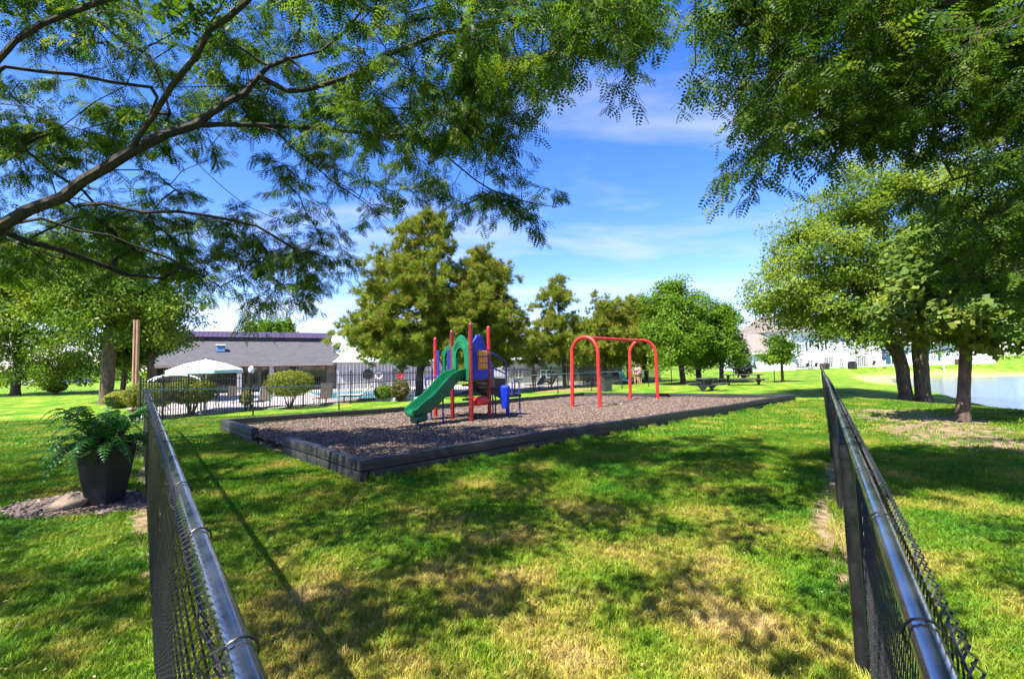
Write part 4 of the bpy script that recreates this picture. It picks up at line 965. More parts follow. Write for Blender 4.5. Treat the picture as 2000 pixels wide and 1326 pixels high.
def E(px, py, d, rx, ry, k=0.85):
    c = np.array(P(px, py, d)); return c, np.array([rx*d/F, rx*d/F*k, ry*d/F])
def sample(Es, n, inner=0.45):
    vol = np.array([np.prod(e[1])**0.8 for e in Es]); ns = rng.multinomial(n, vol/vol.sum()); out = []; nrm = []
    for (c, r_), m in zip(Es, ns):
        g = norm(rng.normal(0, 1, (m,3))); q1, q2, q3 = rng.uniform(0, 6.28, 3); lump = 0.92+0.17*np.sin(g[:,0:1]*6+q1)+0.15*np.sin(g[:,1:2]*7+g[:,2:3]*5+q2)+0.16*np.sin(g[:,2:3]*8-g[:,0:1]*4+q3); rad = (inner+(1-inner)*rng.random((m,1))**0.6)*lump; out.append(c+g*rad*r_); nrm.append(norm(g/r_))
    return np.concatenate(out), np.concatenate(nrm)
def clusters(pts, k, sp):
    pts = np.asarray(pts); o = np.repeat(pts, k, 0)+rng.normal(0, 1, (len(pts)*k, 3))*np.array([sp, sp, sp*0.6]); return o
def tree(name, label, base, trunk, Es, natt, nleaf, spread, size, lm, bm_=None, rbase=0.2, rtip=0.008, inner=0.35, cat='tree', group=None, minz=None, flat_=0.6, trunks=None, aspect=0.6):
    t = thing(name, label, cat, base, group=group); sk = Skel(); b = np.array(base)
    for tr in (trunks or [trunk]):
        ids = sk.curve(tr, step=0.5, jit=0.015)
    att, nr = sample(Es, natt, inner)
    if minz is not None: k = att[:,2] > minz; att, nr = att[k], nr[k]
    tips = sk.grow(att, step=0.6, minid=2, sag=0.06, upbias=0.4, jit=0.05); r_ = sk.radii(rtip, rbase)
    # flare at the foot
    z0 = b[2]
    for i in range(len(sk.p)):
        h = sk.p[i][2]-z0
        if h < 0.5 and r_[i] > rbase*0.5: r_[i] *= 1+0.35*(1-max(h, 0)/0.5)**2
    sk.wood(r_, b).build('trunk', bm_ or M_bark2, t, smooth=True)
    c = np.array([sk.p[i] for i in tips]); out = norm(c-np.mean(c, 0))
    V, Fc, rr = quad_leaves(c, nleaf, spread, size, flat_, out, aspect); mesh_np('crown', V-b, Fc, lm, t, rr)
    return t
def pine(name, label, base, top, Es, natt, ntuft, nn, length, width, rbase=0.2, spread=0.35, minz=None):
    t = thing(name, label, 'tree', base, group='pine trees behind the playground'); sk = Skel(); b = np.array(base)
    sk.curve([base+Vector((0,0,-0.1)), base.lerp(top, 0.35)+Vector((0.1,0,0)), base.lerp(top, 0.7), top], step=0.5, jit=0.02)
    att, _ = sample(Es, natt, 0.3)
    if minz is not None: att = att[att[:,2] > minz]
    tips = sk.grow(att, step=0.6, minid=3, sag=-0.05, upbias=0.0, jit=0.05); r_ = sk.radii(0.008, rbase)
    sk.wood(r_, b).build('trunk', M_pinebark, t, smooth=True)
    c = np.array([sk.p[i] for i in tips]); axis = np.array([b[0]+(top.x-b[0])*0.5, b[1]+(top.y-b[1])*0.5, 0]); d = c-axis; d[:,2] = 0; d = norm(d)*0.7+np.array([0,0,0.55])
    c2 = np.repeat(c, ntuft, 0)+norm(rng.normal(0, 1, (len(c)*ntuft,3)))*rng.random((len(c)*ntuft,1))**0.5*spread*np.array([1,1,0.7]); d2 = norm(np.repeat(d, ntuft, 0)+rng.normal(0, 0.35, (len(c2),3)))
    V, Fc, rr = needle_tufts(c2, d2, nn, length, width); mesh_np('crown', V-b, Fc, ML_pine, t, rr)
    return t

# ---- big honey locust overhanging from the left
tb0 = G(-8.4, 4.6); LT = thing('honey_locust', 'large honey locust whose limbs and lacy foliage overhang the upper left', 'tree', tb0)
sk = Skel()
root = sk.curve([tb0+Vector((0,0,-0.1)), G(-8.35,4.6,0.9), G(-8.1,4.65,1.8), Vector((-7.7,4.7,2.35))], step=0.3, jit=0.01)
fork = root[-1]
def limb(pts, parent): return sk.curve([P(x, y, d) for x, y, d in pts], parent, step=0.22, jit=0.014)
main = limb([(-120,490,5.1),(0,438,5.1),(114,383,5.2),(199,323,5.3),(259,294,5.4),(323,264,5.6),(378,244,5.8),(448,199,6.1),(478,182,6.2),(503,149,6.3),(562,117,6.5),(627,99,6.7),(700,45,7.0),(780,-20,7.2)], fork)
lead = sk.curve([P(-200,330,4.9), P(-90,220,4.7), P(-40,165,4.6)], fork, 0.25, 0.015)
def near_px(x, y, d): return sk.near(P(x, y, d))
br = limb([(264,279,5.35),(299,224,5.2),(338,169,5.1),(378,114,5.0),(413,60,4.9),(478,5,4.8),(540,-60,4.7)], near_px(259,294,5.4))
cbr = limb([(430,240,6.0),(498,246,6.3),(597,249,6.6),(700,259,6.9),(784,264,7.1),(830,240,7.2),(879,209,7.3),(960,170,7.4),(1040,130,7.4)], near_px(378,244,5.8))
limb([(830,275,7.2),(900,330,7.4),(960,370,7.5),(1030,395,7.6),(1090,405,7.7)], near_px(784,264,7.1))
limb([(30,85,4.6),(75,45,4.7),(139,25,4.8),(214,0,4.9),(330,-50,5.0)], lead[-1])
eb = limb([(10,129,4.7),(75,137,4.9),(149,149,5.1),(224,159,5.4),(299,172,5.7),(380,172,5.9),(448,169,6.1)], lead[-1])
limb([(-90,390,4.9),(0,329,5.0),(50,294,5.1),(119,244,5.2),(184,199,5.3),(239,164,5.3),(269,114,5.3),(329,65,5.2),(420,20,5.0)], lead[1])
gb = limb([(140,404,5.4),(199,401,5.6),(279,413,5.9),(348,413,6.2),(433,425,6.6),(498,443,7.0),(538,463,7.3),(600,500,7.6)], near_px(114,383,5.2))
hb = limb([(80,423,5.4),(149,448,5.8),(214,463,6.2),(299,493,6.8),(360,520,7.2),(430,560,7.7)], near_px(0,438,5.1))
limb([(-20,450,5.5),(20,458,5.8),(100,483,6.3),(174,508,6.9),(249,537,7.5),(319,545,8.0)], near_px(-120,490,5.1))
limb([(355,290,5.7),(400,330,6.0),(450,380,6.4),(520,420,6.9),(600,440,7.3)], near_px(323,264,5.6))
limb([(560,180,6.4),(680,150,6.5),(800,90,6.3),(930,50,6.0),(1060,30,5.6),(1180,20,5.2)], near_px(503,149,6.3))
limb([(540,260,6.4),(620,330,6.9),(700,390,7.3),(760,430,7.6)], near_px(498,246,6.3))
nlimb = len(sk.p)
POLY = np.array([(-200,-120),(1340,-120),(1330,-20),(1290,70),(1240,130),(1190,165),(1150,130),(1100,205),(1045,225),(1040,285),(985,310),(1060,365),(1105,400),(1080,430),(1020,450),(960,425),(920,465),(880,415),(820,385),(760,410),(690,475),(640,545),(600,580),(520,600),(450,590),(380,560),(300,530),(200,540),(100,560),(-200,600)], float)
pxs = []
while len(pxs) < 190:
    q = np.array([rng.uniform(-200, 1340), rng.uniform(-120, 600)])
    if poly_sd(q[0:1], q[1:2], POLY)[0] < -26:
        # the airy middle under the main limb keeps gaps of sky
        if 260 < q[0] < 470 and 300 < q[1] < 395 and rng.random() < 0.75: continue
        if q[0] < 560 and q[1] < 440 and rng.random() < 0.42: continue
        if q[0] > 1060 and q[1] > 60 and rng.random() < 0.35: continue
        pxs.append(q)
LOW = np.array([(-200,420),(480,400),(590,470),(640,555),(590,590),(480,590),(380,555),(200,530),(-200,560)], float)
nlow = 0
while nlow < 24:
    q = np.array([rng.uniform(-200, 650), rng.uniform(400, 600)])
    if poly_sd(q[0:1], q[1:2], LOW)[0] < -12: pxs.append(q); nlow += 1
att = []
for q in pxs:
    t = np.clip((q[1]+120)/720, 0, 1); lo = (5.9 if q[0] < 680 else 4.6)+1.6*t; hi = 7.6+2.2*t
    if q[0] > 950 and q[1] < 260: lo, hi = 4.0, 6.4
    att.append(np.array(P(q[0], q[1], rng.uniform(lo, hi))))
att_vis = clusters(att, 4, 0.26); att_vis = att_vis[att_vis[:,2] > 2.2]
up = []
while len(up) < 120:      # the crown higher up and behind, over the viewer's left
    q = np.array([rng.uniform(-12.5, 1.2), rng.uniform(-3.0, 8.0), rng.uniform(4.6, 9.0)])
    if ((q[0]+6.2)/7.0)**2+((q[1]-3.0)/5.8)**2+((q[2]-5.2)/4.0)**2 < 1 and q[2] > 4.4+0.30*max(0, q[1]): up.append(q)
shade_up = [(rng.uniform(-7.5, 2.2), rng.uniform(-3.2, 3.0), rng.uniform(5.0, 7.6)) for _ in range(28)]; shade_up = [q for q in shade_up if q[2] > 4.5+0.28*max(0, q[1])]  # unseen clumps added overhead to dapple the near lawn with shade
up = clusters(np.concatenate([up, shade_up]), 3, 0.32)
tips = sk.grow(np.concatenate([att_vis, up]), step=0.28, minid=len(root), sag=0.05, jit=0.03, back=0.12)
r_ = sk.radii(0.006, 0.085, 2.15); sk.wood(r_, np.array(tb0)).build('trunk', M_bark, LT, smooth=True)
tp_ = np.array([sk.p[i] for i in tips]); pr_ = np.array([sk.p[sk.par[i]] for i in tips]); dr0 = norm(tp_-pr_)
isup = (tp_[:,2] > 4.4+0.30*np.maximum(0, tp_[:,1])) & (np.hypot(tp_[:,0], tp_[:,1]) < 50) & (np.array([min(np.linalg.norm(up-t, axis=1)) for t in tp_]) < 1e-6)
V, Fc, rr, tw = locust_leaves(tp_[~isup], dr0[~isup], 5, 8, 0.34, 0.15, 0.55)
mesh_np('crown', V-np.array(tb0), Fc, ML_locust, LT, rr)
Vt, Ft = twigs_np(tw[0], tw[1], 0.0042); mesh_np('twigs', Vt-np.array(tb0), Ft, M_bark, LT)
V, Fc, rr = quad_leaves(tp_[isup], 75, 0.42, 0.11, 0.8); mesh_np('upper_shade_crown', V-np.array(tb0), Fc, ML_locust, LT, rr)

# ---- second locust overhanging from the right
rb0 = G(9.6, 3.4); RT = thing('honey_locust', 'dark honey locust whose feathery branches hang in from the upper right', 'tree', rb0)
sk = Skel(); root = sk.curve([rb0+Vector((0,0,-0.1)), G(9.5,3.5,1.2), Vector((9.0,3.8,2.7))], step=0.3, jit=0.01); fork = root[-1]
limb([(2500,250,4.4),(2250,130,4.6),(2080,50,4.8),(1985,70,4.9),(1900,125,5.0),(1830,155,5.1),(1740,205,5.2),(1660,260,5.3),(1620,275,5.3)], fork)
limb([(2300,-60,4.0),(2000,-30,4.1),(1800,10,4.3),(1600,30,4.5),(1450,50,4.7),(1380,60,4.8)], fork)
limb([(1800,100,4.7),(1680,180,5.0),(1560,260,5.2),(1480,330,5.4),(1440,400,5.5)], near_px(1900,125,5.0))
limb([(2400,420,4.6),(2150,370,4.8),(2000,330,5.0),(1900,320,5.1),(1800,310,5.2)], fork)
limb([(2200,520,4.8),(2060,500,5.0),(1960,520,5.2)], fork)
POLY2 = np.array([(1335,-120),(2300,-120),(2300,640),(2000,610),(1930,560),(1880,470),(1840,380),(1790,310),(1700,280),(1600,285),(1540,330),(1500,380),(1470,425),(1440,425),(1425,390),(1400,350),(1450,310),(1435,250),(1420,190),(1450,150),(1420,70)], float)
pxs = []
while len(pxs) < 112:
    q = np.array([rng.uniform(1335, 2300), rng.uniform(-120, 640)])
    if poly_sd(q[0:1], q[1:2], POLY2)[0] < -30:
        if 1860 < q[0] < 2010 and 110 < q[1] < 250 and rng.random() < 0.8: continue
        if q[0] > 2030 and rng.random() < 0.6: continue
        if q[1] > 300 and q[0] > 1500 and rng.random() < 0.55: continue
        pxs.append(q)
att = []
for q in pxs:
    t = np.clip((q[1]+120)/720, 0, 1); att.append(np.array(P(q[0], q[1], rng.uniform(3.8+0.6*t, 5.3+0.5*t))))
up = np.array([(rng.uniform(3.5, 13), rng.uniform(-1.5, 6), rng.uniform(5.2, 8.5)) for _ in range(45)]); up = np.concatenate([up, [(rng.uniform(0.5, 7.5), rng.uniform(-3.5, 2.6), rng.uniform(4.8, 7.0)) for _ in range(24)]]); up = clusters(up[up[:,2] > 4.6+0.34*np.maximum(0, up[:,1])], 3, 0.32)  # last batch: out-of-view clumps added to shade the right foreground
tips = sk.grow(np.concatenate([clusters(att, 4, 0.26), up]), step=0.28, minid=len(root), sag=0.05, jit=0.03, back=0.12)
r_ = sk.radii(0.006, 0.085, 2.15); sk.wood(r_, np.array(rb0)).build('trunk', M_bark, RT, smooth=True)
tp_ = np.array([sk.p[i] for i in tips]); pr_ = np.array([sk.p[sk.par[i]] for i in tips]); dr0 = norm(tp_-pr_)
isup = np.array([min(np.linalg.norm(up-t, axis=1)) for t in tp_]) < 1e-6
V, Fc, rr, tw = locust_leaves(tp_[~isup], dr0[~isup], 5, 8, 0.34, 0.15, 0.55); mesh_np('crown', V-np.array(rb0), Fc, ML_locust, RT, rr)
Vt, Ft = twigs_np(tw[0], tw[1], 0.0042); mesh_np('twigs', Vt-np.array(rb0), Ft, M_bark, RT)
V, Fc, rr = quad_leaves(tp_[isup], 75, 0.42, 0.11, 0.8); mesh_np('upper_shade_crown', V-np.array(rb0), Fc, ML_locust, RT, rr)

# leaflets and bits fallen on the lawn
fm_ = leaf_mat('fallen_leaflet', [(0,(0.26,0.20,0.09)),(1,(0.42,0.36,0.22))], 0.2); me = bpy.data.meshes.new('leaflet'); me.from_pydata([(-0.022,0,0.02),(0,-0.011,0.026),(0.022,0,0.022),(0,0.011,0.026)], [], [(0,1,2,3)]); me.attributes.new('r','FLOAT','POINT').data.foreach_set('value',[0.6]*4); me.materials.append(fm_); lf = bpy.data.objects.new('leaflet', me)
gp = grass_pts(2600, 1.2, 12.0, 10.0); gp[:,2] += 0.03; scatter('fallen_leaves', gp[rng.random(len(gp)) < np.clip(3.0/gp[:,1], 0.1, 0.6)], lf, 0.3, 0.75, 0.5, 'small dry leaflets scattered over the shaded lawn', 'fallen leaves')
# ---- trees by the pond
d1 = T1.y
tree('locust_tree', 'tall yellow green tree with two thick joined trunks beside the pond', T1, None, [E(1620,570,d1,165,115), E(1730,440,d1,175,140), E(1880,500,d1+1,200,190), E(1600,480,d1,110,80), E(1690,375,d1,105,75), E(1520,570,d1-1,78,75), E(1760,620,d1,200,60)], 900, 170, (0.75,0.75,0.45), 0.14, ML_lit, rbase=0.30, rtip=0.01, minz=T1.z+2.1, flat_=0.9,
     trunks=[[T1+Vector((0.14,0,-0.1)), T1+Vector((0.10,0,1.0)), T1+Vector((0.05,0,2.2)), T1+Vector((0.1,0,4.5)), T1+Vector((0.2,0,7.5))],
             [T1+Vector((-0.42,0.35,-0.1)), T1+Vector((-0.46,0.35,1.0)), T1+Vector((-0.62,0.4,2.2)), T1+Vector((-1.6,0.5,4.0)), T1+Vector((-2.6,0.6,6.0))]])
d2 = T2.y
tree('maple_tree', 'maple with a single slim brown trunk nearest the pond edge', T2, [T2+Vector((0,0,-0.1)), T2+Vector((0.1,0,0.8)), T2+Vector((0.22,0,1.9)), T2+Vector((0.3,0,3.0)), T2+Vector((0.5,0,5.0))],
     [E(1790,610,d2,120,60), E(1900,570,d2,130,90), E(2020,560,d2,140,110), E(1850,500,d2,110,70), E(1980,650,d2-0.5,90,40)], 260, 80, (0.5,0.5,0.28), 0.17, ML_maple, rbase=0.13, rtip=0.007, minz=T2.z+1.75, flat_=1.0, aspect=0.85)

# ---- pines and trees behind the playground
pb = at(818, 773); dp_ = pb.y
pine('pine_tree', 'big dense pine rising behind the green slide', pb, P(832,415,dp_), [E(815,620,dp_,150,85,0.9), E(815,540,dp_,120,75,0.9), E(828,470,dp_,72,50), E(834,430,dp_,34,24), E(770,670,dp_-0.5,115,35), E(900,600,dp_,85,80), E(720,650,dp_-0.5,75,42), E(830,688,dp_,135,32)], 1150, 12, 18, 0.33, 0.019, rbase=0.26, minz=1.35, spread=0.42)
pb = at(960, 768); dp_ = pb.y
pine('pine_tree', 'broad pine right behind the big pine and above the blue panel', pb, P(945,485,dp_), [E(955,620,dp_,80,75,0.9), E(940,545,dp_,58,50), E(935,505,dp_,32,26), E(990,665,dp_,62,50), E(950,690,dp_,75,28)], 640, 12, 17, 0.35, 0.020, rbase=0.2, minz=1.0, spread=0.45)
pb = at(1103, 758); dp_ = pb.y
pine('pine_tree', 'thin open pine with sky showing through, left of the swing frame', pb, P(1085,532,dp_), [E(1085,660,dp_,60,62), E(1085,590,dp_,44,42), E(1060,690,dp_,50,25), E(1085,552,dp_,20,20)], 330, 10, 14, 0.34, 0.020, rbase=0.17, minz=1.2, spread=0.4)
pb = at(1180, 750); dp_ = pb.y
pine('pine_tree', 'yellowish pine behind the swing frame beam', pb, P(1188,566,dp_), [E(1180,662,dp_,82,62), E(1188,608,dp_,46,36), E(1215,670,dp_,60,45)], 480, 11, 14, 0.40, 0.026, rbase=0.2, minz=0.9, spread=0.5)
pb = at(1262, 746); dp_ = pb.y
pine('pine_tree', 'greener pine behind the far arch of the swing frame', pb, P(1246,572,dp_), [E(1252,655,dp_,74,66), E(1248,608,dp_,40,34)], 460, 11, 14, 0.40, 0.026, rbase=0.2, minz=0.8, spread=0.5)
def simple(label, px, py, top_px, Es, natt, nleaf, spread, size, lm, rbase, name='broadleaf_tree', group='leafy trees in the background', minz=None, base=None, flat_=0.5):
    b = base if base is not None else at(px, py); d = b.y; t_ = P(top_px[0], top_px[1], d)
    return tree(name, label, b, [b+Vector((0,0,-0.1)), b.lerp(t_, 0.3), b.lerp(t_, 0.65)+Vector((0.1,0,0)), t_], Es(d), natt, nleaf, spread, size, lm, rbase=rbase, rtip=0.012, group=group, minz=minz, flat_=flat_)
simple('tall bright green tree right of the pines', 1335, 750, (1312,560), lambda d: [E(1318,640,d,70,80), E(1312,580,d,36,34)], 320, 110, (0.7,0.7,0.6), 0.19, ML_bright, 0.2, minz=1.2)
simple('round lime green tree above the picnic tables', 1410, 747, (1408,600), lambda d: [E(1402,665,d,52,62), E(1408,615,d,28,27)], 260, 105, (0.6,0.6,0.5), 0.18, ML_bright, 0.17, minz=1.0)
simple('darker tree half hidden between the tall green tree and the lime one', 1365, 744, (1355,600), lambda d: [E(1360,660,d,40,62)], 150, 90, (0.8,0.8,0.6), 0.22, ML_dark, 0.2, minz=0.8)
simple('small bluish spruce left of the far house', 1452, 742, (1450,655), lambda d: [E(1450,712,d,17,22), E(1450,685,d,10,22)], 90, 60, (0.5,0.5,0.4), 0.22, ML_spruce, 0.12, name='spruce_tree', minz=0.2)
simple('young round headed tree beside the far fence post', 1529, 746, (1522,655), lambda d: [E(1522,690,d,36,26), E(1520,668,d,22,16)], 110, 80, (0.42,0.42,0.35), 0.16, ML_bright, 0.10, name='young_tree', group=None, minz=0.9)
simple('dark green tree filling the gap behind the swing frame beam', 1228, 742, (1222,590), lambda d: [E(1222,655,d,55,58)], 150, 90, (0.9,0.9,0.7), 0.24, ML_dark, 0.2, minz=0.6)
simple('green tree behind the thin open pine and pool building', 1130, 744, (1135,610), lambda d: [E(1135,668,d,45,50)], 120, 90, (0.9,0.9,0.7), 0.24, ML_dark, 0.2, minz=0.6)
# ---- trees on the left
simple('big tree with a bare brown trunk left of the wooden pole', 207, 789, (225,480), lambda d: [E(235,590,d,125,95), E(215,500,d,110,70), E(120,560,d,90,80), E(315,590,d,55,45), E(290,650,d,60,40)], 420, 120, (0.9,0.9,0.7), 0.2, ML_dark, 0.36, minz=3.0)
simple('spreading tree at the far left edge with low branches over the lawn', 30, 772, (50,470), lambda d: [E(30,620,d,130,100), E(90,690,d,95,45), E(-60,560,d,110,100), E(60,520,d,120,60), E(140,640,d,60,60), E(90,735,d,110,24)], 560, 120, (1.0,1.0,0.7), 0.22, ML_dark, 0.34, minz=0.2)
simple('narrow dark evergreen against the clubhouse roof, behind the pole', 296, 783, (292,600), lambda d: [E(312,664,d,40,22), E(282,630,d,45,36)], 220, 70, (0.7,0.7,0.5), 0.2, leaf_mat('cedar', [(0,(0.02,0.05,0.014)),(1,(0.05,0.085,0.02))], 0.2), 0.2, name='cedar_tree', group=None, minz=2.2)
simple('shaded tree trunk group behind the golden bush', 238, 784, (250,640), lambda d: [E(250,690,d,45,40)], 90, 70, (0.8,0.8,0.6), 0.24, ML_dark, 0.16, minz=2.0)
for px, lab in ((505, 'yellow green treetop showing over the roof ridge, left one'), (552, 'yellow green treetop showing over the roof ridge, right one')):
    b = P(px, 718, 62); b.z = float(H(b.x, b.y)); simple(lab, 0, 0, (px,632), lambda d: [E(px,650,d,26,26)], 90, 50, (1.0,1.0,0.8), 0.34, ML_bright, 0.2, base=b, minz=2.5)
# far wood closing the horizon
c = []
for k in range(420):
    a = rng.uniform(-1.15, 1.05); dd = rng.uniform(105, 150)
    if 0.55 < a: dd += 40
    c.append((math.sin(a)*dd, math.cos(a)*dd, rng.uniform(-0.5, 4.5+2.0*math.sin(a*9))))
V, Fc, rr = quad_leaves(np.array(c), 60, (5.0,3.0,2.2), 0.9, 0.3); o = mesh_np('distant_wood', V, Fc, ML_dark, None, rr); tag(o, 'distant wood closing the horizon behind everything', 'wood', kind='stuff')

# ---- shrubs
def shrub(label, px, py, w_px, top_py, lm=ML_hedge, n=2600, leaf=0.055, stems=7, boxy=2.6, lift=0.32, name='clipped_shrub', group='clipped shrubs before the pool fence'):
    b = at(px, py); d = b.y; rx = w_px*d/F/2; hh = (py-top_py)*d/F; t = thing(name, label, 'shrub', b, group=group)
    mb = MB()
    for k in range(stems):
        a = k*2.4; mb.tube([(0.05*math.cos(a),0.05*math.sin(a),-0.05),(0.25*rx*math.cos(a),0.25*rx*math.sin(a),hh*lift),(0.65*rx*math.cos(a),0.65*rx*math.sin(a),hh*0.75)], [0.035,0.026,0.012], 6)
    mb.build('stem', M_bark2, t, smooth=True)
    g = norm(rng.normal(0, 1, (n,3))); e = (np.abs(g)**boxy).sum(1)**(-1/boxy); g = g*e[:,None]; zc_, zr = hh*(lift+(1-lift)/2), hh*(1-lift)/2
    lump = 1+0.03*np.sin(g[:,0]*7+px)+0.03*np.sin(g[:,1]*8+g[:,2]*6); c = g*np.array([rx,rx,zr])*(lump*(0.78+0.22*rng.random(n)))[:,None]+np.array([0,0,zc_])
    V, Fc, rr = quad_leaves(c, 6, 0.05, leaf, 0.3, norm(g), 0.7); mesh_np('foliage', V, Fc, lm, t, rr); return t
shrub('rounded clipped shrub with flat top, middle of the three before the fence', 374, 811, 78, 739)
shrub('rounded clipped shrub nearest the play structure, before the pool fence', 566, 798, 82, 724)
shrub('low clipped shrub behind the fence corner post near the wooden pole', 292, 818, 80, 748)
shrub('loose golden bush between the brown trunk and the wooden pole', 234, 797, 50, 764, ML_gold, 1500, 0.08, 5, 2.0, 0.05, 'golden_bush', None)
shrub('slender flowering rose bush by the lamp post before the pool fence', 480, 803, 22, 762, ML_gold, 420, 0.05, 4, 2.0, 0.25, 'rose_bush', None)
shrub('reddish poolside bush before the pool house wall', 782, 784, 34, 742, leaf_mat('reddish_bush', [(0,(0.10,0.06,0.03)),(0.5,(0.09,0.11,0.02)),(1,(0.25,0.16,0.06))], 0.3), 700, 0.09, 5, 2.0, 0.1, 'poolside_bush', None)
shrub('green poolside bush beside the cream draped lounger', 750, 783, 36, 752, ML_dark, 600, 0.09, 5, 2.0, 0.1, 'poolside_bush', None)
shrub('pale bush by the parked cars on the far left', 108, 768, 34, 744, ML_gold, 700, 0.14, 5, 2.0, 0.1, 'lawn_bush', None)

# ------------------------------------------------------------------ buildings
class Wall2:
    """a facade from ground point a to b; converts photo pixels on it to local (x, z)"""
    def __init__(s, a, b):
        s.a, s.b = Vector((a.x, a.y, 0)), Vector((b.x, b.y, 0)); s.z0 = min(a.z, b.z); d = s.b-s.a; s.L = d.length; s.d = d/s.L; s.ang = math.atan2(d.y, d.x)
    def loc(s, px, py):
        v = ray(px, py); # solve t*v.xy = a + u*d
        A = np.array([[v.x, -s.d.x],[v.y, -s.d.y]]); t, u = np.linalg.solve(A, np.array([s.a.x, s.a.y])); return u, EYE+v.z*t-s.z0
def gable_house(label, a, b, wall_h, roof_h, depth, openings, wall_m, roof_m, over=0.5, hip=1.5, name='house', group=None):
    w = Wall2(a, b); t = thing(name, label, 'house', (w.a.x, w.a.y, w.z0), w.ang, group); L_ = w.L
    MB().box((L_/2, depth/2, wall_h/2-0.15), (L_, depth, wall_h+0.3)).build('wall', wall_m, t)
    e = over; r0, r1 = wall_h-0.02, wall_h+roof_h
    rf = MB(); A = [(-e,-e,r0),(L_+e,-e,r0),(L_+e,depth+e,r0),(-e,depth+e,r0)]; B = [(hip,depth/2,r1),(L_-hip,depth/2,r1)]
    rf.poly([A[0],A[1],B[1],B[0]]).poly([A[1],A[2],B[1]]).poly([A[2],A[3],B[0],B[1]]).poly([A[3],A[0],B[0]]).poly([A[3],A[2],A[1],A[0]]); roof = rf.build('roof', roof_m, t)
    MB().box((L_/2, -e-0.02, r0-0.05), (L_+2*e, 0.04, 0.2)).build('fascia', M_white, roof)
    for kind, x0, y0, x1, y1 in openings:
        u0, z1 = w.loc(x0, y0); u1, z0 = w.loc(x1, y1); z0 = max(z0, 0.05); cx_, cz = (u0+u1)/2, (z0+z1)/2; ww, hh = u1-u0, z1-z0
        win = MB(); 
        if kind == 'shutter': MB().box((cx_, -0.03, cz), (ww, 0.05, hh)).build('shutter', M_teal, t); continue
        f = MB()
        for sx_ in (-1, 1): f.box((cx_+sx_*(ww/2-0.05), -0.025, cz), (0.1, 0.09, hh))
        for sz_ in (-1, 1): f.box((cx_, -0.022, cz+sz_*(hh/2-0.05)), (ww-0.2, 0.084, 0.1))
        f.box((cx_, -0.02, cz), (0.07, 0.08, hh-0.2))
        wo_ = f.build('door_frame' if kind in ('french','slider') else 'window', M_white, t)
        gm = {'french': M_glass, 'slider': M_teal, 'win': M_glassl}[kind]
        for sx_ in (-1, 1): MB().box((cx_+sx_*(ww/4-0.01), -0.008, cz), (ww/2-0.1, 0.014, hh-0.2)).build('pane', gm, wo_)
        if kind == 'french':
            for sx_ in (-1, 1):
                for k in range(1, 5): MB().box((cx_+sx_*(ww/4), -0.022, cz-hh/2+0.1+(hh-0.2)*k/5), (ww/2-0.12, 0.02, 0.05)).build('muntin', M_white, wo_)
                for k in (-1, 1): MB().box((cx_+sx_*(ww/4)+k*ww/12, -0.024, cz), (0.05, 0.02, hh-0.2)).build('muntin', M_white, wo_)
        if kind == 'win': MB().box((cx_, -0.03, cz), (ww-0.1, 0.05, 0.07)).build('sash_bar', M_white, wo_)
    return w, t
h1a, h1b, h1c, h1d = at(1446,727), at(1546,722.5), at(1722,715.5), at(1945,709.5)
gable_house('white single storey house end with brown roof behind the young tree', h1a, h1b, 2.6, 2.9, 9, [('win',1462,704,1471,720),('shutter',1457,704,1461,720),('shutter',1472,704,1476,720)], M_siding, M_shingle2)
W2, _ = gable_house('white two storey townhouse with french doors across the pond lawn', h1b, h1c, 5.4, 2.6, 10,
    [('french',1552,700,1571,720),('win',1576,702,1588,718),('french',1607,697.5,1629,718),('win',1638,698,1648,716),('french',1670,694.5,1694,716),('win',1703,694,1712,712),
     ('win',1560,671,1572,685),('shutter',1556,670,1559.5,685),('shutter',1573,670,1577,685),('win',1600,668,1610,683),('shutter',1596,667,1599.5,683),('shutter',1611,667,1614.5,683),('win',1660,666,1670,680),('shutter',1655.5,665,1659,680),('shutter',1671,665,1674.5,680)], M_siding, M_shingle2, hip=0.5)
gable_house('low white house with green sliding door behind the pond trunks', h1c, h1d, 3.4, 2.4, 10,
    [('slider',1727,690,1753,712.5),('win',1816,684,1829,703.5),('shutter',1808,684,1814.5,704.5),('shutter',1831,684,1836,704.5),('win',1890,684,1900,700)], M_siding, M_shingle2)
# clubhouse
c0 = P(283, 722, 36.5); c1 = P(657, 716, 43.5); c2 = P(870, 712, 48.0)
c0.z = c1.z = c2.z = float(H(c0.x, c0.y))
w = Wall2(c0, c1); ch = thing('clubhouse', 'long grey roofed clubhouse with plum metal ridge behind the pool', 'building', (w.a.x, w.a.y, w.z0), w.ang); L_ = w.L
MB().box((L_/2, 5.6, 1.2), (L_, 9.6, 2.7)).build('wall', M_taupe, ch)
EV, RD = 2.45, 4.75
rf = MB().poly([(-0.9,-0.5,EV),(L_+0.3,-0.5,EV),(L_+0.3,5.0,RD),(2.0,5.0,RD)]).poly([(-0.9,-0.5,EV),(2.0,5.0,RD),(2.0,7.0,RD),(-0.9,12,EV)]).poly([(-0.9,12,EV),(2.0,7.0,RD),(L_+0.3,7.0,RD),(L_+0.3,12,EV)]).poly([(-0.9,-0.5,EV-0.02),(-0.9,12,EV-0.02),(L_+0.3,12,EV-0.02),(L_+0.3,-0.5,EV-0.02)])
roof = rf.build('roof', M_shingle, ch)
MB().box((L_/2-0.3, -0.53, EV-0.10), (L_+1.2, 0.06, 0.22)).build('fascia', M_taupe, roof)
MB().box((L_/2+1.2, 6.0, RD+0.12), (L_-2.0, 2.4, 0.34)).build('ridge_fascia', mat('dark_plum_fascia', (0.03,0.015,0.035), (0.04,0.022,0.045), 0.4), ch)
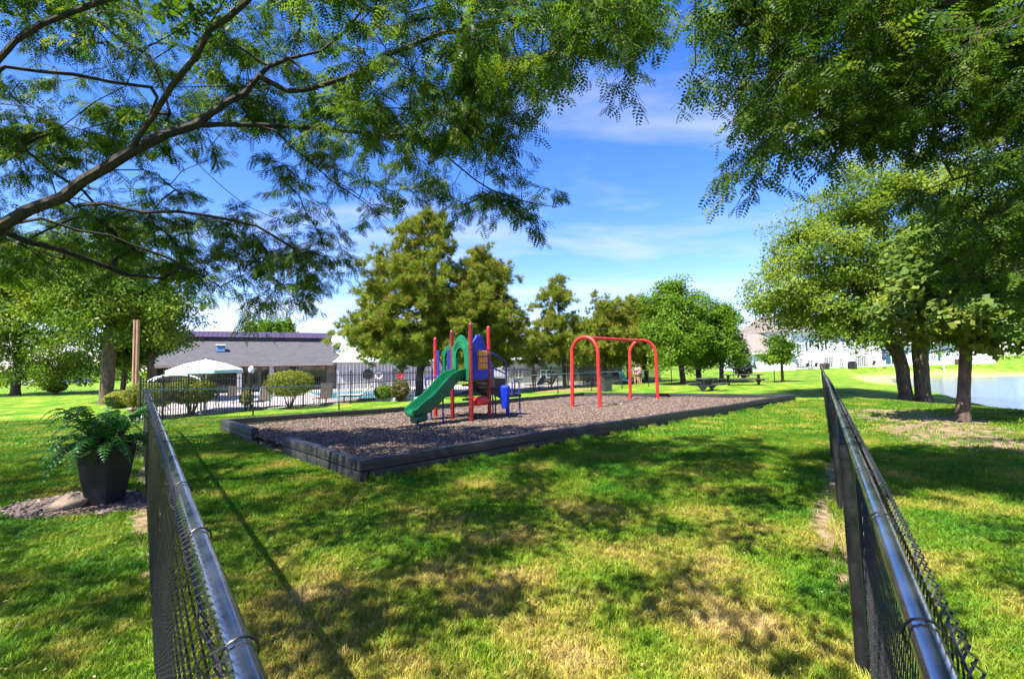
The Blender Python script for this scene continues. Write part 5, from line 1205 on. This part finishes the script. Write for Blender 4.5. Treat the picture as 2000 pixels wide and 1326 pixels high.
npan = 34; pw = (L_-1.6)/npan; src = None
for k in range(npan):
    if src is None:
        src = MB().prism([(4.66,RD+0.29),(6.0,RD+0.88),(6.0,RD+0.92),(4.66,RD+0.33)], lambda y, z: (0.01, y, z), lambda y, z: (pw-0.03, y, z)).box((pw-0.01, 5.33, RD+0.64), (0.03, 1.47, 0.05), M=Matrix.Rotation(math.atan2(0.59,1.34), 4, 'X')).build('roof_panel', M_purple, ch); src.location = (1.9, 0, 0)
    else: share(src, ch, (1.9+k*pw, 0, 0))
MB().prism([(7.34,RD+0.29),(6.0,RD+0.88),(6.0,RD+0.80)], lambda y, z: (1.9, y, z), lambda y, z: (1.9+pw*npan, y, z)).build('ridge_back', M_purple, ch)
for px in (468, 530):
    u, _z = w.loc(px, 740); MB().box((u, -0.25, 1.1), (0.34, 0.34, 2.6), 0, 0.02).build('porch_column', M_lav, ch)
for x0, x1, y0, y1 in ((395,462,727,762),(474,486,728,764),(490,505,728,770),(508,525,728,764),(536,585,724,762),(590,640,722,762),(300,330,728,745)):
    u0, _ = w.loc(x0, 740); u1, _ = w.loc(x1, 740); cx_ = (u0+u1)/2
    fo = MB().box((u0+0.04, 0.77, 1.15), (0.09,0.09,2.1)).box((u1-0.04, 0.77, 1.15), (0.09,0.09,2.1)).box((cx_, 0.77, 2.2), (u1-u0,0.085,0.09)).box((cx_,0.77,0.12), (u1-u0,0.085,0.1)).build('window', mat('bronze_frame', (0.05,0.045,0.05), (0.06,0.055,0.06), 0.4), ch)
    MB().box((cx_, 0.785, 1.15), (u1-u0-0.18, 0.02, 2.0)).build('pane', M_glass, fo)
for px, py in ((428, 692), (652, 690)):
    for yy in np.linspace(-0.5, 5.0, 200):
        pass
    u, zz_ = w.loc(px, py); yy = 2.4; zr = EV+(yy+0.5)*(RD-EV)/5.5; u = u*1.06-0.3
    v = MB().box((u, yy, zr+0.22), (0.62,0.6,0.55), 0, 0.01).build('roof_vent', M_bluepaint, roof); MB().box((u, yy, zr+0.53), (0.75,0.75,0.1), 0, 0.02).build('vent_cap', M_white, v)
w2 = Wall2(c1, c2); wg = thing('pool_house', 'pale grey pool house wing with light metal roof behind the big pine', 'building', (w2.a.x, w2.a.y, w2.z0), w2.ang); L2 = w2.L
MB().box((L2/2, 3.2, 1.15), (L2, 8, 2.7)).build('wall', M_lav, wg)
src = None
for k in range(int(L2/0.32)):
    if src is None: src = MB().box((0.16,-0.815,1.2), (0.05,0.03,2.4)).build('batten', M_white, wg)
    else: share(src, wg, (k*0.32, 0, 0))
MB().poly([(-0.4,-1.3,2.5),(L2+0.4,-1.3,2.5),(L2-1.5,3.0,4.0),(1.6,3.0,4.0)]).poly([(-0.4,-1.3,2.5),(1.6,3.0,4.0),(-0.4,7.5,2.5)]).poly([(L2+0.4,-1.3,2.5),(L2+0.4,7.5,2.5),(L2-1.5,3.0,4.0)]).poly([(-0.4,7.5,2.5),(1.6,3,4),(L2-1.5,3,4),(L2+0.4,7.5,2.5)]).build('roof', M_palemetal, wg)
def on_wall(wl, px, py, out): 
    u, z = wl.loc(px, py); p = wl.a+wl.d*u+Vector((wl.d.y, -wl.d.x, 0))*out; return Vector((p.x, p.y, wl.z0+z))
def ring_obj(name, label, cat, px, py, rad, tr_, m):
    p = on_wall(w2, px, py, 0.9); o = MB().tube([(rad*math.cos(t), 0, rad*math.sin(t)) for t in np.linspace(0, 2*math.pi, 20, endpoint=False)], tr_, 10, closed=True).build(name, m, None, smooth=True); o.location = p; o.rotation_euler = (0,0,w2.ang); tag(o, label, cat); return o
ring_obj('life_ring', 'white life ring hung on the pool house wall', 'life ring', 737, 733, 0.30, 0.10, M_white)
ring_obj('life_ring', 'red life ring hung on the pool house wall', 'life ring', 778, 732, 0.26, 0.11, M_lifered)
p = on_wall(w2, 716, 731, 0.86); o = MB().tube([(0,0,0),(0,-0.06,0)], 0.48, 24).build('wall_fan', M_darkpanel, None, smooth=True); o.location = p; o.rotation_euler = (0,0,w2.ang); tag(o, 'round dark disc on the pool house wall', 'wall disc')
b0, b1 = P(985,716,50), P(1215,714,56); b0.z = b1.z = float(H(b0.x, b0.y))
gable_house('white building with pale roof behind the thin pine and pool', b0, b1, 2.7, 1.7, 8, [('win',1055,722,1078,738),('win',1005,722,1020,738),('win',1118,722,1134,738),('win',1160,722,1174,738)], M_lav, M_shingle, hip=2.0)

# ------------------------------------------------------------------ pole, lamp, poolside furniture
pb_ = at(262, 806); up_ = thing('wooden_pole', 'pair of tall weathered wooden posts standing together on the left', 'pole', pb_)
for k, x in enumerate((-0.078, 0.078)): MB().tube([(x,0,-0.2),(x+0.01,0,2.0),(x+0.005,0,4.6)], [0.075,0.072,0.066], 10).build('post', M_pole, up_, smooth=True)
for z in (1.2, 3.6): MB().tube([(-0.16,0,z),(0.16,0,z)], 0.02, 6).build('bolt', M_steel, up_)
lp = at(490, 800); la = thing('lamp_post', 'black lamp post with white globe by the pool fence', 'lamp', lp)
MB().lathe([(0.07,0),(0.07,0.25),(0.035,0.3),(0.03,1.75),(0.06,1.8),(0.07,1.84)], n=12).build('pole', M_black, la, smooth=True)
MB().lathe([(0.06,1.83),(0.125,1.92),(0.14,2.02),(0.115,2.13),(0.05,2.19),(0.01,2.2)], n=16).build('globe', M_globe, la, smooth=True)
um = G(*flat(P(402, 760, 22.5))); ur = thing('umbrella', 'large white patio umbrella above the pool fence on the left', 'umbrella', um)
MB().tube([(0,0,0),(0,0,2.6)], 0.03, 10).build('pole', M_white, ur, smooth=True); MB().lathe([(0.3,0),(0.3,0.06),(0.08,0.12)], n=16).build('base', M_darkpanel, ur)
can = MB(); n8 = 8; rad, ze, zt = 1.62, 2.08, 2.55
can.lathe([(rad,ze-0.02),(rad*0.55,ze+0.28),(0.12,zt),(0.02,zt+0.02),(0.10,zt-0.04),(rad*0.53,ze+0.24),(rad*0.97,ze-0.05)], n=n8); cn = can.build('canopy', M_canvas, ur)
for k in range(8): 
    t = 2*math.pi*k/8; MB().tube([(0.03*math.cos(t),0.03*math.sin(t),2.48),(rad*0.97*math.cos(t),rad*0.97*math.sin(t),ze-0.04)], 0.012, 5).build('rib', M_steel, ur)
val = MB()
for k in range(8):
    t0, t1 = 2*math.pi*k/8, 2*math.pi*(k+1)/8
    a, b = Vector((rad*math.cos(t0), rad*math.sin(t0), ze-0.02)), Vector((rad*math.cos(t1), rad*math.sin(t1), ze-0.02)); val.poly([a, b, b+Vector((0,0,-0.16)), a+Vector((0,0,-0.16))])
vo = val.build('valance', mat('pale_teal_canvas', (0.45,0.62,0.60), (0.5,0.68,0.66), 0.8), cn)
# small arched white canopy frame left of the umbrella
af = G(*flat(P(345, 770, 21))); aw = thing('garden_arch', 'white arched frame beside the umbrella behind the pool fence', 'arch', af, R(25))
for y in (-0.4, 0.4): MB().tube([(-1.0,y,0),(-1.0,y,1.5)]+[(-1.0*math.cos(t),y,1.5+0.35*math.sin(t)) for t in np.linspace(0.15, math.pi-0.15, 10)]+[(1.0,y,1.5),(1.0,y,0)], 0.04, 8).build('hoop', M_white, aw, smooth=True)
for x, z in ((-1,1.0),(0,1.85),(1,1.0)): MB().tube([(x,-0.4,z),(x,0.4,z)], 0.03, 6).build('crosspiece', M_white, aw)
def dk(px, py): p = at(px, py); return G(p.x, p.y, 0.03)
def chair(label, px, py, rz, fm=M_brownmetal, sm=M_wicker, group='dining chairs on the pool deck'):
    t = thing('patio_chair', label, 'chair', dk(px, py), rz, group)
    MB().box((0,0,0.43), (0.52,0.50,0.04), 0, 0.012).build('seat', sm, t)
    MB().grid([[(x, 0.24+0.16*s+0.03*math.cos(x*5), 0.46+0.52*s) for x in np.linspace(-0.25,0.25,6)] for s in np.linspace(0,1,5)]).build('backrest', sm, t).modifiers.new('t','SOLIDIFY').thickness = 0.025
    for x in (-0.25,0.25):
        MB().tube([(x,-0.24,0),(x,-0.22,0.62)], 0.015, 6).build('leg', fm, t); MB().tube([(x,0.30,0),(x,0.22,0.42)], 0.015, 6).build('leg', fm, t)
        MB().tube([(x,-0.24,0.62),(x,0.05,0.66),(x,0.30,0.62)], 0.018, 6).build('armrest', fm, t)
    return t
def lounger(label, px, py, rz, sm, fm=M_brownmetal, back=55, towel=None):
    t = thing('lounge_chair', label, 'lounge chair', dk(px, py), rz, 'lounge chairs on the pool deck'); c_, s_ = math.cos(R(back)), math.sin(R(back))
    MB().box((0,-0.55,0.36), (0.62,1.15,0.035), 0, 0.01).build('seat', sm, t)
    MB().box((0, 0.03+0.40*c_, 0.37+0.40*s_), (0.62,0.82,0.035), M=Matrix.Rotation(R(back),4,'X')).build('backrest', sm, t)
    for x in (-0.32,0.32):
        MB().tube([(x,-1.12,0.35),(x,0.03,0.35),(x,0.03+0.8*c_,0.36+0.8*s_)], 0.02, 6).build('side_rail', fm, t)
        for y in (-0.95,-0.05): MB().tube([(x,y,0),(x,y,0.35)], 0.02, 6).build('leg', fm, t)
    if towel is not None:
        g = MB().grid([[(x, 0.03+0.85*s*c_-(0.9 if s < 0 else 0)*abs(s), (0.41+0.85*max(s,0)*s_+0.02*math.sin(x*9+s*4))) for x in np.linspace(-0.42,0.42,8)] for s in np.linspace(-0.9,1.05,9)]); o = g.build('towel', towel, t, smooth=True); o.modifiers.new('t','SOLIDIFY').thickness = 0.02
    return t
chair('brown sling patio chair at the fence beside the middle shrub', 412, 799, R(-70))
chair('brown sling patio chair facing away, right of the middle shrub', 449, 788, R(10))
chair('brown patio chair in the shade of the porch', 405, 782, R(120))
tt = thing('patio_table', 'round glass patio table between the brown chairs', 'table', dk(428, 784)); MB().lathe([(0.55,0.68),(0.55,0.71)], n=20).build('top', M_teal, tt); MB().tube([(0,0,0),(0,0,0.68)], 0.03, 8).build('stem', M_brownmetal, tt); MB().lathe([(0.28,0),(0.28,0.04),(0.04,0.08)], n=16).build('base', M_brownmetal, tt)
lounger('dark lounge chair with teal edge left of the shrub by the slide', 516, 796, R(8), M_wicker, M_tealfab, back=62)
lounger('brown lounge chair with upright back at the pool edge', 636, 789, R(4), M_wicker, back=75)
lounger('lounge chair draped with a cream towel by the pool', 705, 785, R(-75), M_wicker, back=45, towel=M_cream)
lounger('black lounge chair behind the transfer step of the play structure', 1052, 760, R(-60), M_darkpanel, M_darkpanel, back=50)
LR = lounger('red lounge chair right of the black one, by the thin pine', 1076, 759, R(-65), mat('red_sling', (0.35,0.03,0.03), None, 0.7), M_darkpanel, back=60)
lounger('dark lounge chair seen between the near legs of the swing frame', 1150, 754, R(30), M_darkpanel, M_darkpanel, back=55)
lounger('teal lounge chair seen just left of the far swing arch', 1220, 750.5, R(30), M_tealfab, M_tealfab, back=60)
lounger('dark lounge chair left of the teal one behind the trash bin', 1205, 751, R(20), M_darkpanel, M_darkpanel, back=70)

# ------------------------------------------------------------------ people by the pool
def skin_mesh(name, verts, edges, radii, m, parent, lev=2):
    me = bpy.data.meshes.new(name); me.from_pydata(verts, edges, []); me.materials.append(m); o = link(bpy.data.objects.new(name, me), parent)
    o.modifiers.new('skin', 'SKIN'); me.skin_vertices.new() if not me.skin_vertices else None
    for i, r_ in enumerate(radii):
        sv = me.skin_vertices[0].data[i]; sv.radius = (r_, r_) if not isinstance(r_, tuple) else r_; sv.use_root = (i == 0)
    s = o.modifiers.new('sub', 'SUBSURF'); s.levels = lev; s.render_levels = lev
    return o
def person(label, loc_, rz, pose, top_m, low_m, hair_m):
    t = thing('person', label, 'person', loc_, rz)
    if pose == 'sit':
        hip = 0.50; J = {'pel':(0,0,hip),'waist':(0,0.10,hip+0.18),'chest':(0,0.20,hip+0.42),'neck':(0,0.24,hip+0.58),'head':(0,0.22,hip+0.72),'crown':(0,0.23,hip+0.82)}
        legs = lambda s: [(s*0.10,-0.02,hip),(s*0.13,-0.42,hip+0.10),(s*0.13,-0.80,hip-0.06),(s*0.13,-0.92,hip-0.05)]
        arms = lambda s: [(s*0.19,0.22,hip+0.50),(s*0.27,0.12,hip+0.26),(s*0.24,-0.12,hip+0.20),(s*0.22,-0.21,hip+0.19)]
    else:
        hip = 0.90; J = {'pel':(0,0,hip),'waist':(0,0,hip+0.16),'chest':(0,0.01,hip+0.40),'neck':(0,0.02,hip+0.56),'head':(0,-0.01,hip+0.70),'crown':(0,0,hip+0.80)}
        legs = lambda s: [(s*0.10,0,hip-0.03),(s*0.11,-0.03*s,0.47),(s*0.12,0.03*s,0.07),(s*0.13,-0.14+0.03*s,0.03)]
        arms = lambda s: [(s*0.19,0.02,hip+0.49),(s*0.25,0.04,hip+0.22),(s*0.24,-0.06,hip-0.02),(s*0.24,-0.09,hip-0.11)]
    V = [J[k] for k in ('pel','waist','chest','neck','head','crown')]; Ed = [(i,i+1) for i in range(5)]; Ra = [(0.15,0.11),(0.125,0.095),(0.155,0.105),0.055,0.095,0.07]
    for s in (-1, 1):
        n0 = len(V); V += legs(s); Ed += [(0,n0),(n0,n0+1),(n0+1,n0+2),(n0+2,n0+3)]; Ra += [0.095,0.065,0.042,0.035]
        n0 = len(V); V += arms(s); Ed += [(2,n0),(n0,n0+1),(n0+1,n0+2),(n0+2,n0+3)]; Ra += [0.055,0.042,0.032,0.03]
    skin_mesh('body', V, Ed, Ra, M_skin, t)
    V = [J['pel'],J['waist'],J['chest'],tuple(np.array(J['neck'])-np.array((0,0,0.05)))]; Ed = [(0,1),(1,2),(2,3)]; Ra = [(0.165,0.125),(0.145,0.115),(0.175,0.125),0.075]
    for s in (-1, 1):
        a = arms(s); n0 = len(V); V += [a[0], tuple((np.array(a[0])+np.array(a[1]))/2)]; Ed += [(2,n0),(n0,n0+1)]; Ra += [0.07,0.058]
    skin_mesh('shirt', V, Ed, Ra, top_m, t)
    V = [J['pel']]; Ed = []; Ra = [(0.17,0.13)]
    for s in (-1, 1):
        l = legs(s); n0 = len(V); V += [l[0], tuple((np.array(l[0])*0.35+np.array(l[1])*0.65))]; Ed += [(0,n0),(n0,n0+1)]; Ra += [0.11,0.085]
    skin_mesh('shorts', V, Ed, Ra, low_m, t)
    h = np.array(J['head']); MB().lathe([(0.10,-0.03),(0.112,0.04),(0.10,0.10),(0.06,0.135),(0.01,0.145)], tuple(h+np.array((0,0.02,0.01))), 14).build('hair', hair_m, t, smooth=True)
    for s in (-1, 1): MB().lathe([(0.004,-0.008),(0.010,0),(0.004,0.008)], tuple(h+np.array((s*0.035,-0.098,0.0))), 8).build('eye', M_darkpanel, t)
    MB().tube([tuple(h+np.array((0,-0.09,-0.005))), tuple(h+np.array((0,-0.118,-0.035))), tuple(h+np.array((0,-0.095,-0.045)))], [0.008,0.014,0.01], 6).build('nose', M_skin, t)
    return t
M_hair = mat('brown_hair', (0.03,0.018,0.01), (0.05,0.03,0.018), 0.6); M_purpleshirt = mat('purple_cloth', (0.12,0.06,0.22), None, 0.85); M_pink = mat('pink_cloth', (0.65,0.30,0.32), None, 0.85); M_peach = mat('peach_cloth', (0.62,0.33,0.22), None, 0.85); M_denim = mat('denim', (0.05,0.07,0.14), None, 0.85)
person('person in white clothes reclining on the red lounge chair', LR.location, LR.rotation_euler.z, 'sit', M_white, M_cream, M_hair)
person('person in a peach top standing beside the black lounge chair', dk(1043, 757), R(20), 'stand', M_peach, M_peach, M_hair)
person('person in a purple shirt standing on the deck right of the teal chair', dk(1243, 750), R(-10), 'stand', M_purpleshirt, mat('khaki_cloth', (0.22,0.16,0.10), None, 0.85), M_hair)
person('person in a pink top standing right of the purple shirt', dk(1250.5, 749.5), R(30), 'stand', M_pink, M_denim, M_hair)

# ------------------------------------------------------------------ parked cars far left
def car(label, px, py, rz, m):
    t = thing('parked_car', label, 'car', at(px, py), rz, 'cars parked beyond the left lawn'); q_ = P(px, py, 72); t.location = G(q_.x, q_.y)
    prof = [(-2.2,0.35),(-2.25,0.7),(-2.0,0.88),(-1.1,0.95),(-0.5,1.4),(0.9,1.45),(1.6,1.0),(2.15,0.92),(2.25,0.6),(2.2,0.35)]
    MB().prism(prof, lambda x, z: (x, -0.82 if z < 1 else -0.66, z), lambda x, z: (x, 0.82 if z < 1 else 0.66, z)).build('body', m, t)
    for s in (-1, 1):
        MB().prism([(-0.95,0.97),(-0.45,1.33),(0.85,1.37),(1.4,1.0)], lambda x, z: (x, s*(0.84-0.42*(z-0.95)), z), lambda x, z: (x, s*(0.80-0.42*(z-0.95)), z)).build('window', M_glass, t)
        for x in (-1.4, 1.4):
            wh = MB().tube([(x,s*0.66,0.33),(x,s*0.86,0.33)], 0.33, 18).build('wheel', M_black, t, smooth=True); MB().tube([(x,s*0.86,0.33),(x,s*0.875,0.33)], 0.19, 12).build('rim', M_steel, wh, smooth=True)
        MB().box((-2.2, s*0.6, 0.68), (0.06,0.3,0.12), 0, 0.01).build('headlight', M_globe, t)
    return t
car('white parked car at the far edge of the left lawn', 78, 760, R(15), M_white)
car('blue grey parked car right of the white one beyond the left lawn', 138, 760, R(15), mat('blue_grey_paint', (0.12,0.16,0.26), (0.14,0.18,0.28), 0.25))

# ------------------------------------------------------------------ small things by the far houses and pond
g = on_wall(W2, 1638, 716, 2.0); g.z = float(H(g.x, g.y)); gr = thing('covered_grill', 'black covered grill on the patio of the two storey townhouse', 'grill', g, W2.ang); gr.scale = (0.75,0.75,0.8)
MB().box((0,0,0.55), (1.5,0.65,1.0), 0, 0.08).build('body', M_black, gr); MB().tube([(-0.6,0,1.0),(0.6,0,1.0)], 0.3, 12).build('hood', M_black, gr, smooth=True)
for x in (-0.6, 0.6): MB().tube([(x,-0.33,0.08),(x,0.33,0.08)], 0.08, 10).build('wheel', M_black, gr)
def acunit(label, px, py, wl, out=1.2):
    p = on_wall(wl, px, py, out); p.z = float(H(p.x, p.y)); t = thing('air_conditioner', label, 'air conditioner', p, wl.ang)
    MB().box((0,0,0.42), (0.8,0.8,0.8), 0, 0.03).build('case', M_brownmetal, t); MB().lathe([(0.3,0.82),(0.3,0.85),(0.05,0.86)], n=16).build('fan_grille', M_steel, t)
    src = None
    for k in range(6):
        if src is None: src = MB().box((0,-0.405,0.15), (0.7,0.02,0.05)).build('louvre', M_darkpanel, t)
        else: share(src, t, (0,0,0.1*k))
acunit('brown air conditioner box at the base of the townhouse wall', 1595, 718, W2); W3 = Wall2(h1c, h1d); acunit('brown air conditioner box beside the low white house', 1856, 708, W3)
p = on_wall(W2, 1692, 716, 2.5); p.z = float(H(p.x, p.y)); cu = thing('closed_umbrella', 'closed dark blue patio umbrella before the townhouse doors', 'umbrella', p); MB().tube([(0,0,0),(0,0,2.6)], 0.03, 8).build('pole', M_steel, cu); MB().lathe([(0.10,1.0),(0.22,1.2),(0.16,2.0),(0.04,2.6)], n=10).build('canopy', mat('navy_canvas', (0.03,0.035,0.12), None, 0.8), cu, smooth=True); MB().lathe([(0.25,0),(0.25,0.08),(0.05,0.1)], n=12).build('base', M_darkpanel, cu)
for px, lab in ((1548, 'brown patio chair by the left french doors'), (1565, 'brown patio chair right of the left french doors'), (1675, 'brown patio chair beside the closed blue umbrella')):
    t = chair(lab, 300, 900, R(200), group='patio chairs at the townhouse'); p = on_wall(W2, px, 718, 2.0); t.location = G(p.x, p.y)
sp0 = at(1843, 722.5); sg = thing('sapling', 'leaning sapling with a white trunk guard on the far pond bank', 'sapling', sp0); MB().tube([(0.1,0,0),(-0.25,0,1.7)], 0.09, 8).build('trunk_guard', M_white, sg, smooth=True); MB().tube([(-0.25,0,1.7),(-0.35,0,2.6)], 0.03, 6).build('trunk', M_bark2, sg)
V, Fc, rr = quad_leaves(np.array([(-0.35,0,2.4),(-0.2,0.1,2.1),(-0.5,-0.1,2.2)]), 90, 0.5, 0.16, 0.5); mesh_np('crown', V, Fc, ML_bright, sg, rr)
sp0 = at(1672, 721); sg = thing('sapling', 'thin bare sapling in a mulch ring before the townhouse', 'sapling', sp0); tb2 = MB().tube([(0,0,0),(0.02,0,2.2),(0,0,3.6)], [0.05,0.04,0.015], 6)
for k in range(9): a = k*2.4; tb2.tube([(0,0,1.5+0.2*k),(0.6*math.cos(a),0.6*math.sin(a),1.8+0.2*k)], 0.012, 4)
tb2.build('trunk', M_bark2, sg)
V, Fc, rr = quad_leaves(np.array([(0.6*math.cos(k*2.4),0.6*math.sin(k*2.4),1.8+0.2*k) for k in range(9)]), 14, 0.3, 0.14, 0.5); mesh_np('crown', V, Fc, ML_dark, sg, rr)
# chipped bark ring under the thin pine
mrp = at(1108, 763); mr_ = MB(); rows = []
for r_ in np.linspace(0, 1, 6): rows.append([(mrp.x+math.cos(t)*2.3*r_, mrp.y+math.sin(t)*1.5*r_, float(H(mrp.x+math.cos(t)*2.3*r_, mrp.y+math.sin(t)*1.5*r_))+0.10*(1-r_*r_)+0.006) for t in np.linspace(0, 2*math.pi, 25)])
tag(mr_.grid(rows).build('bark_ring', mat('orange_bark', (0.22,0.10,0.05), (0.36,0.18,0.09), 0.95, scale=18, bump=0.8), smooth=True), kind='structure')
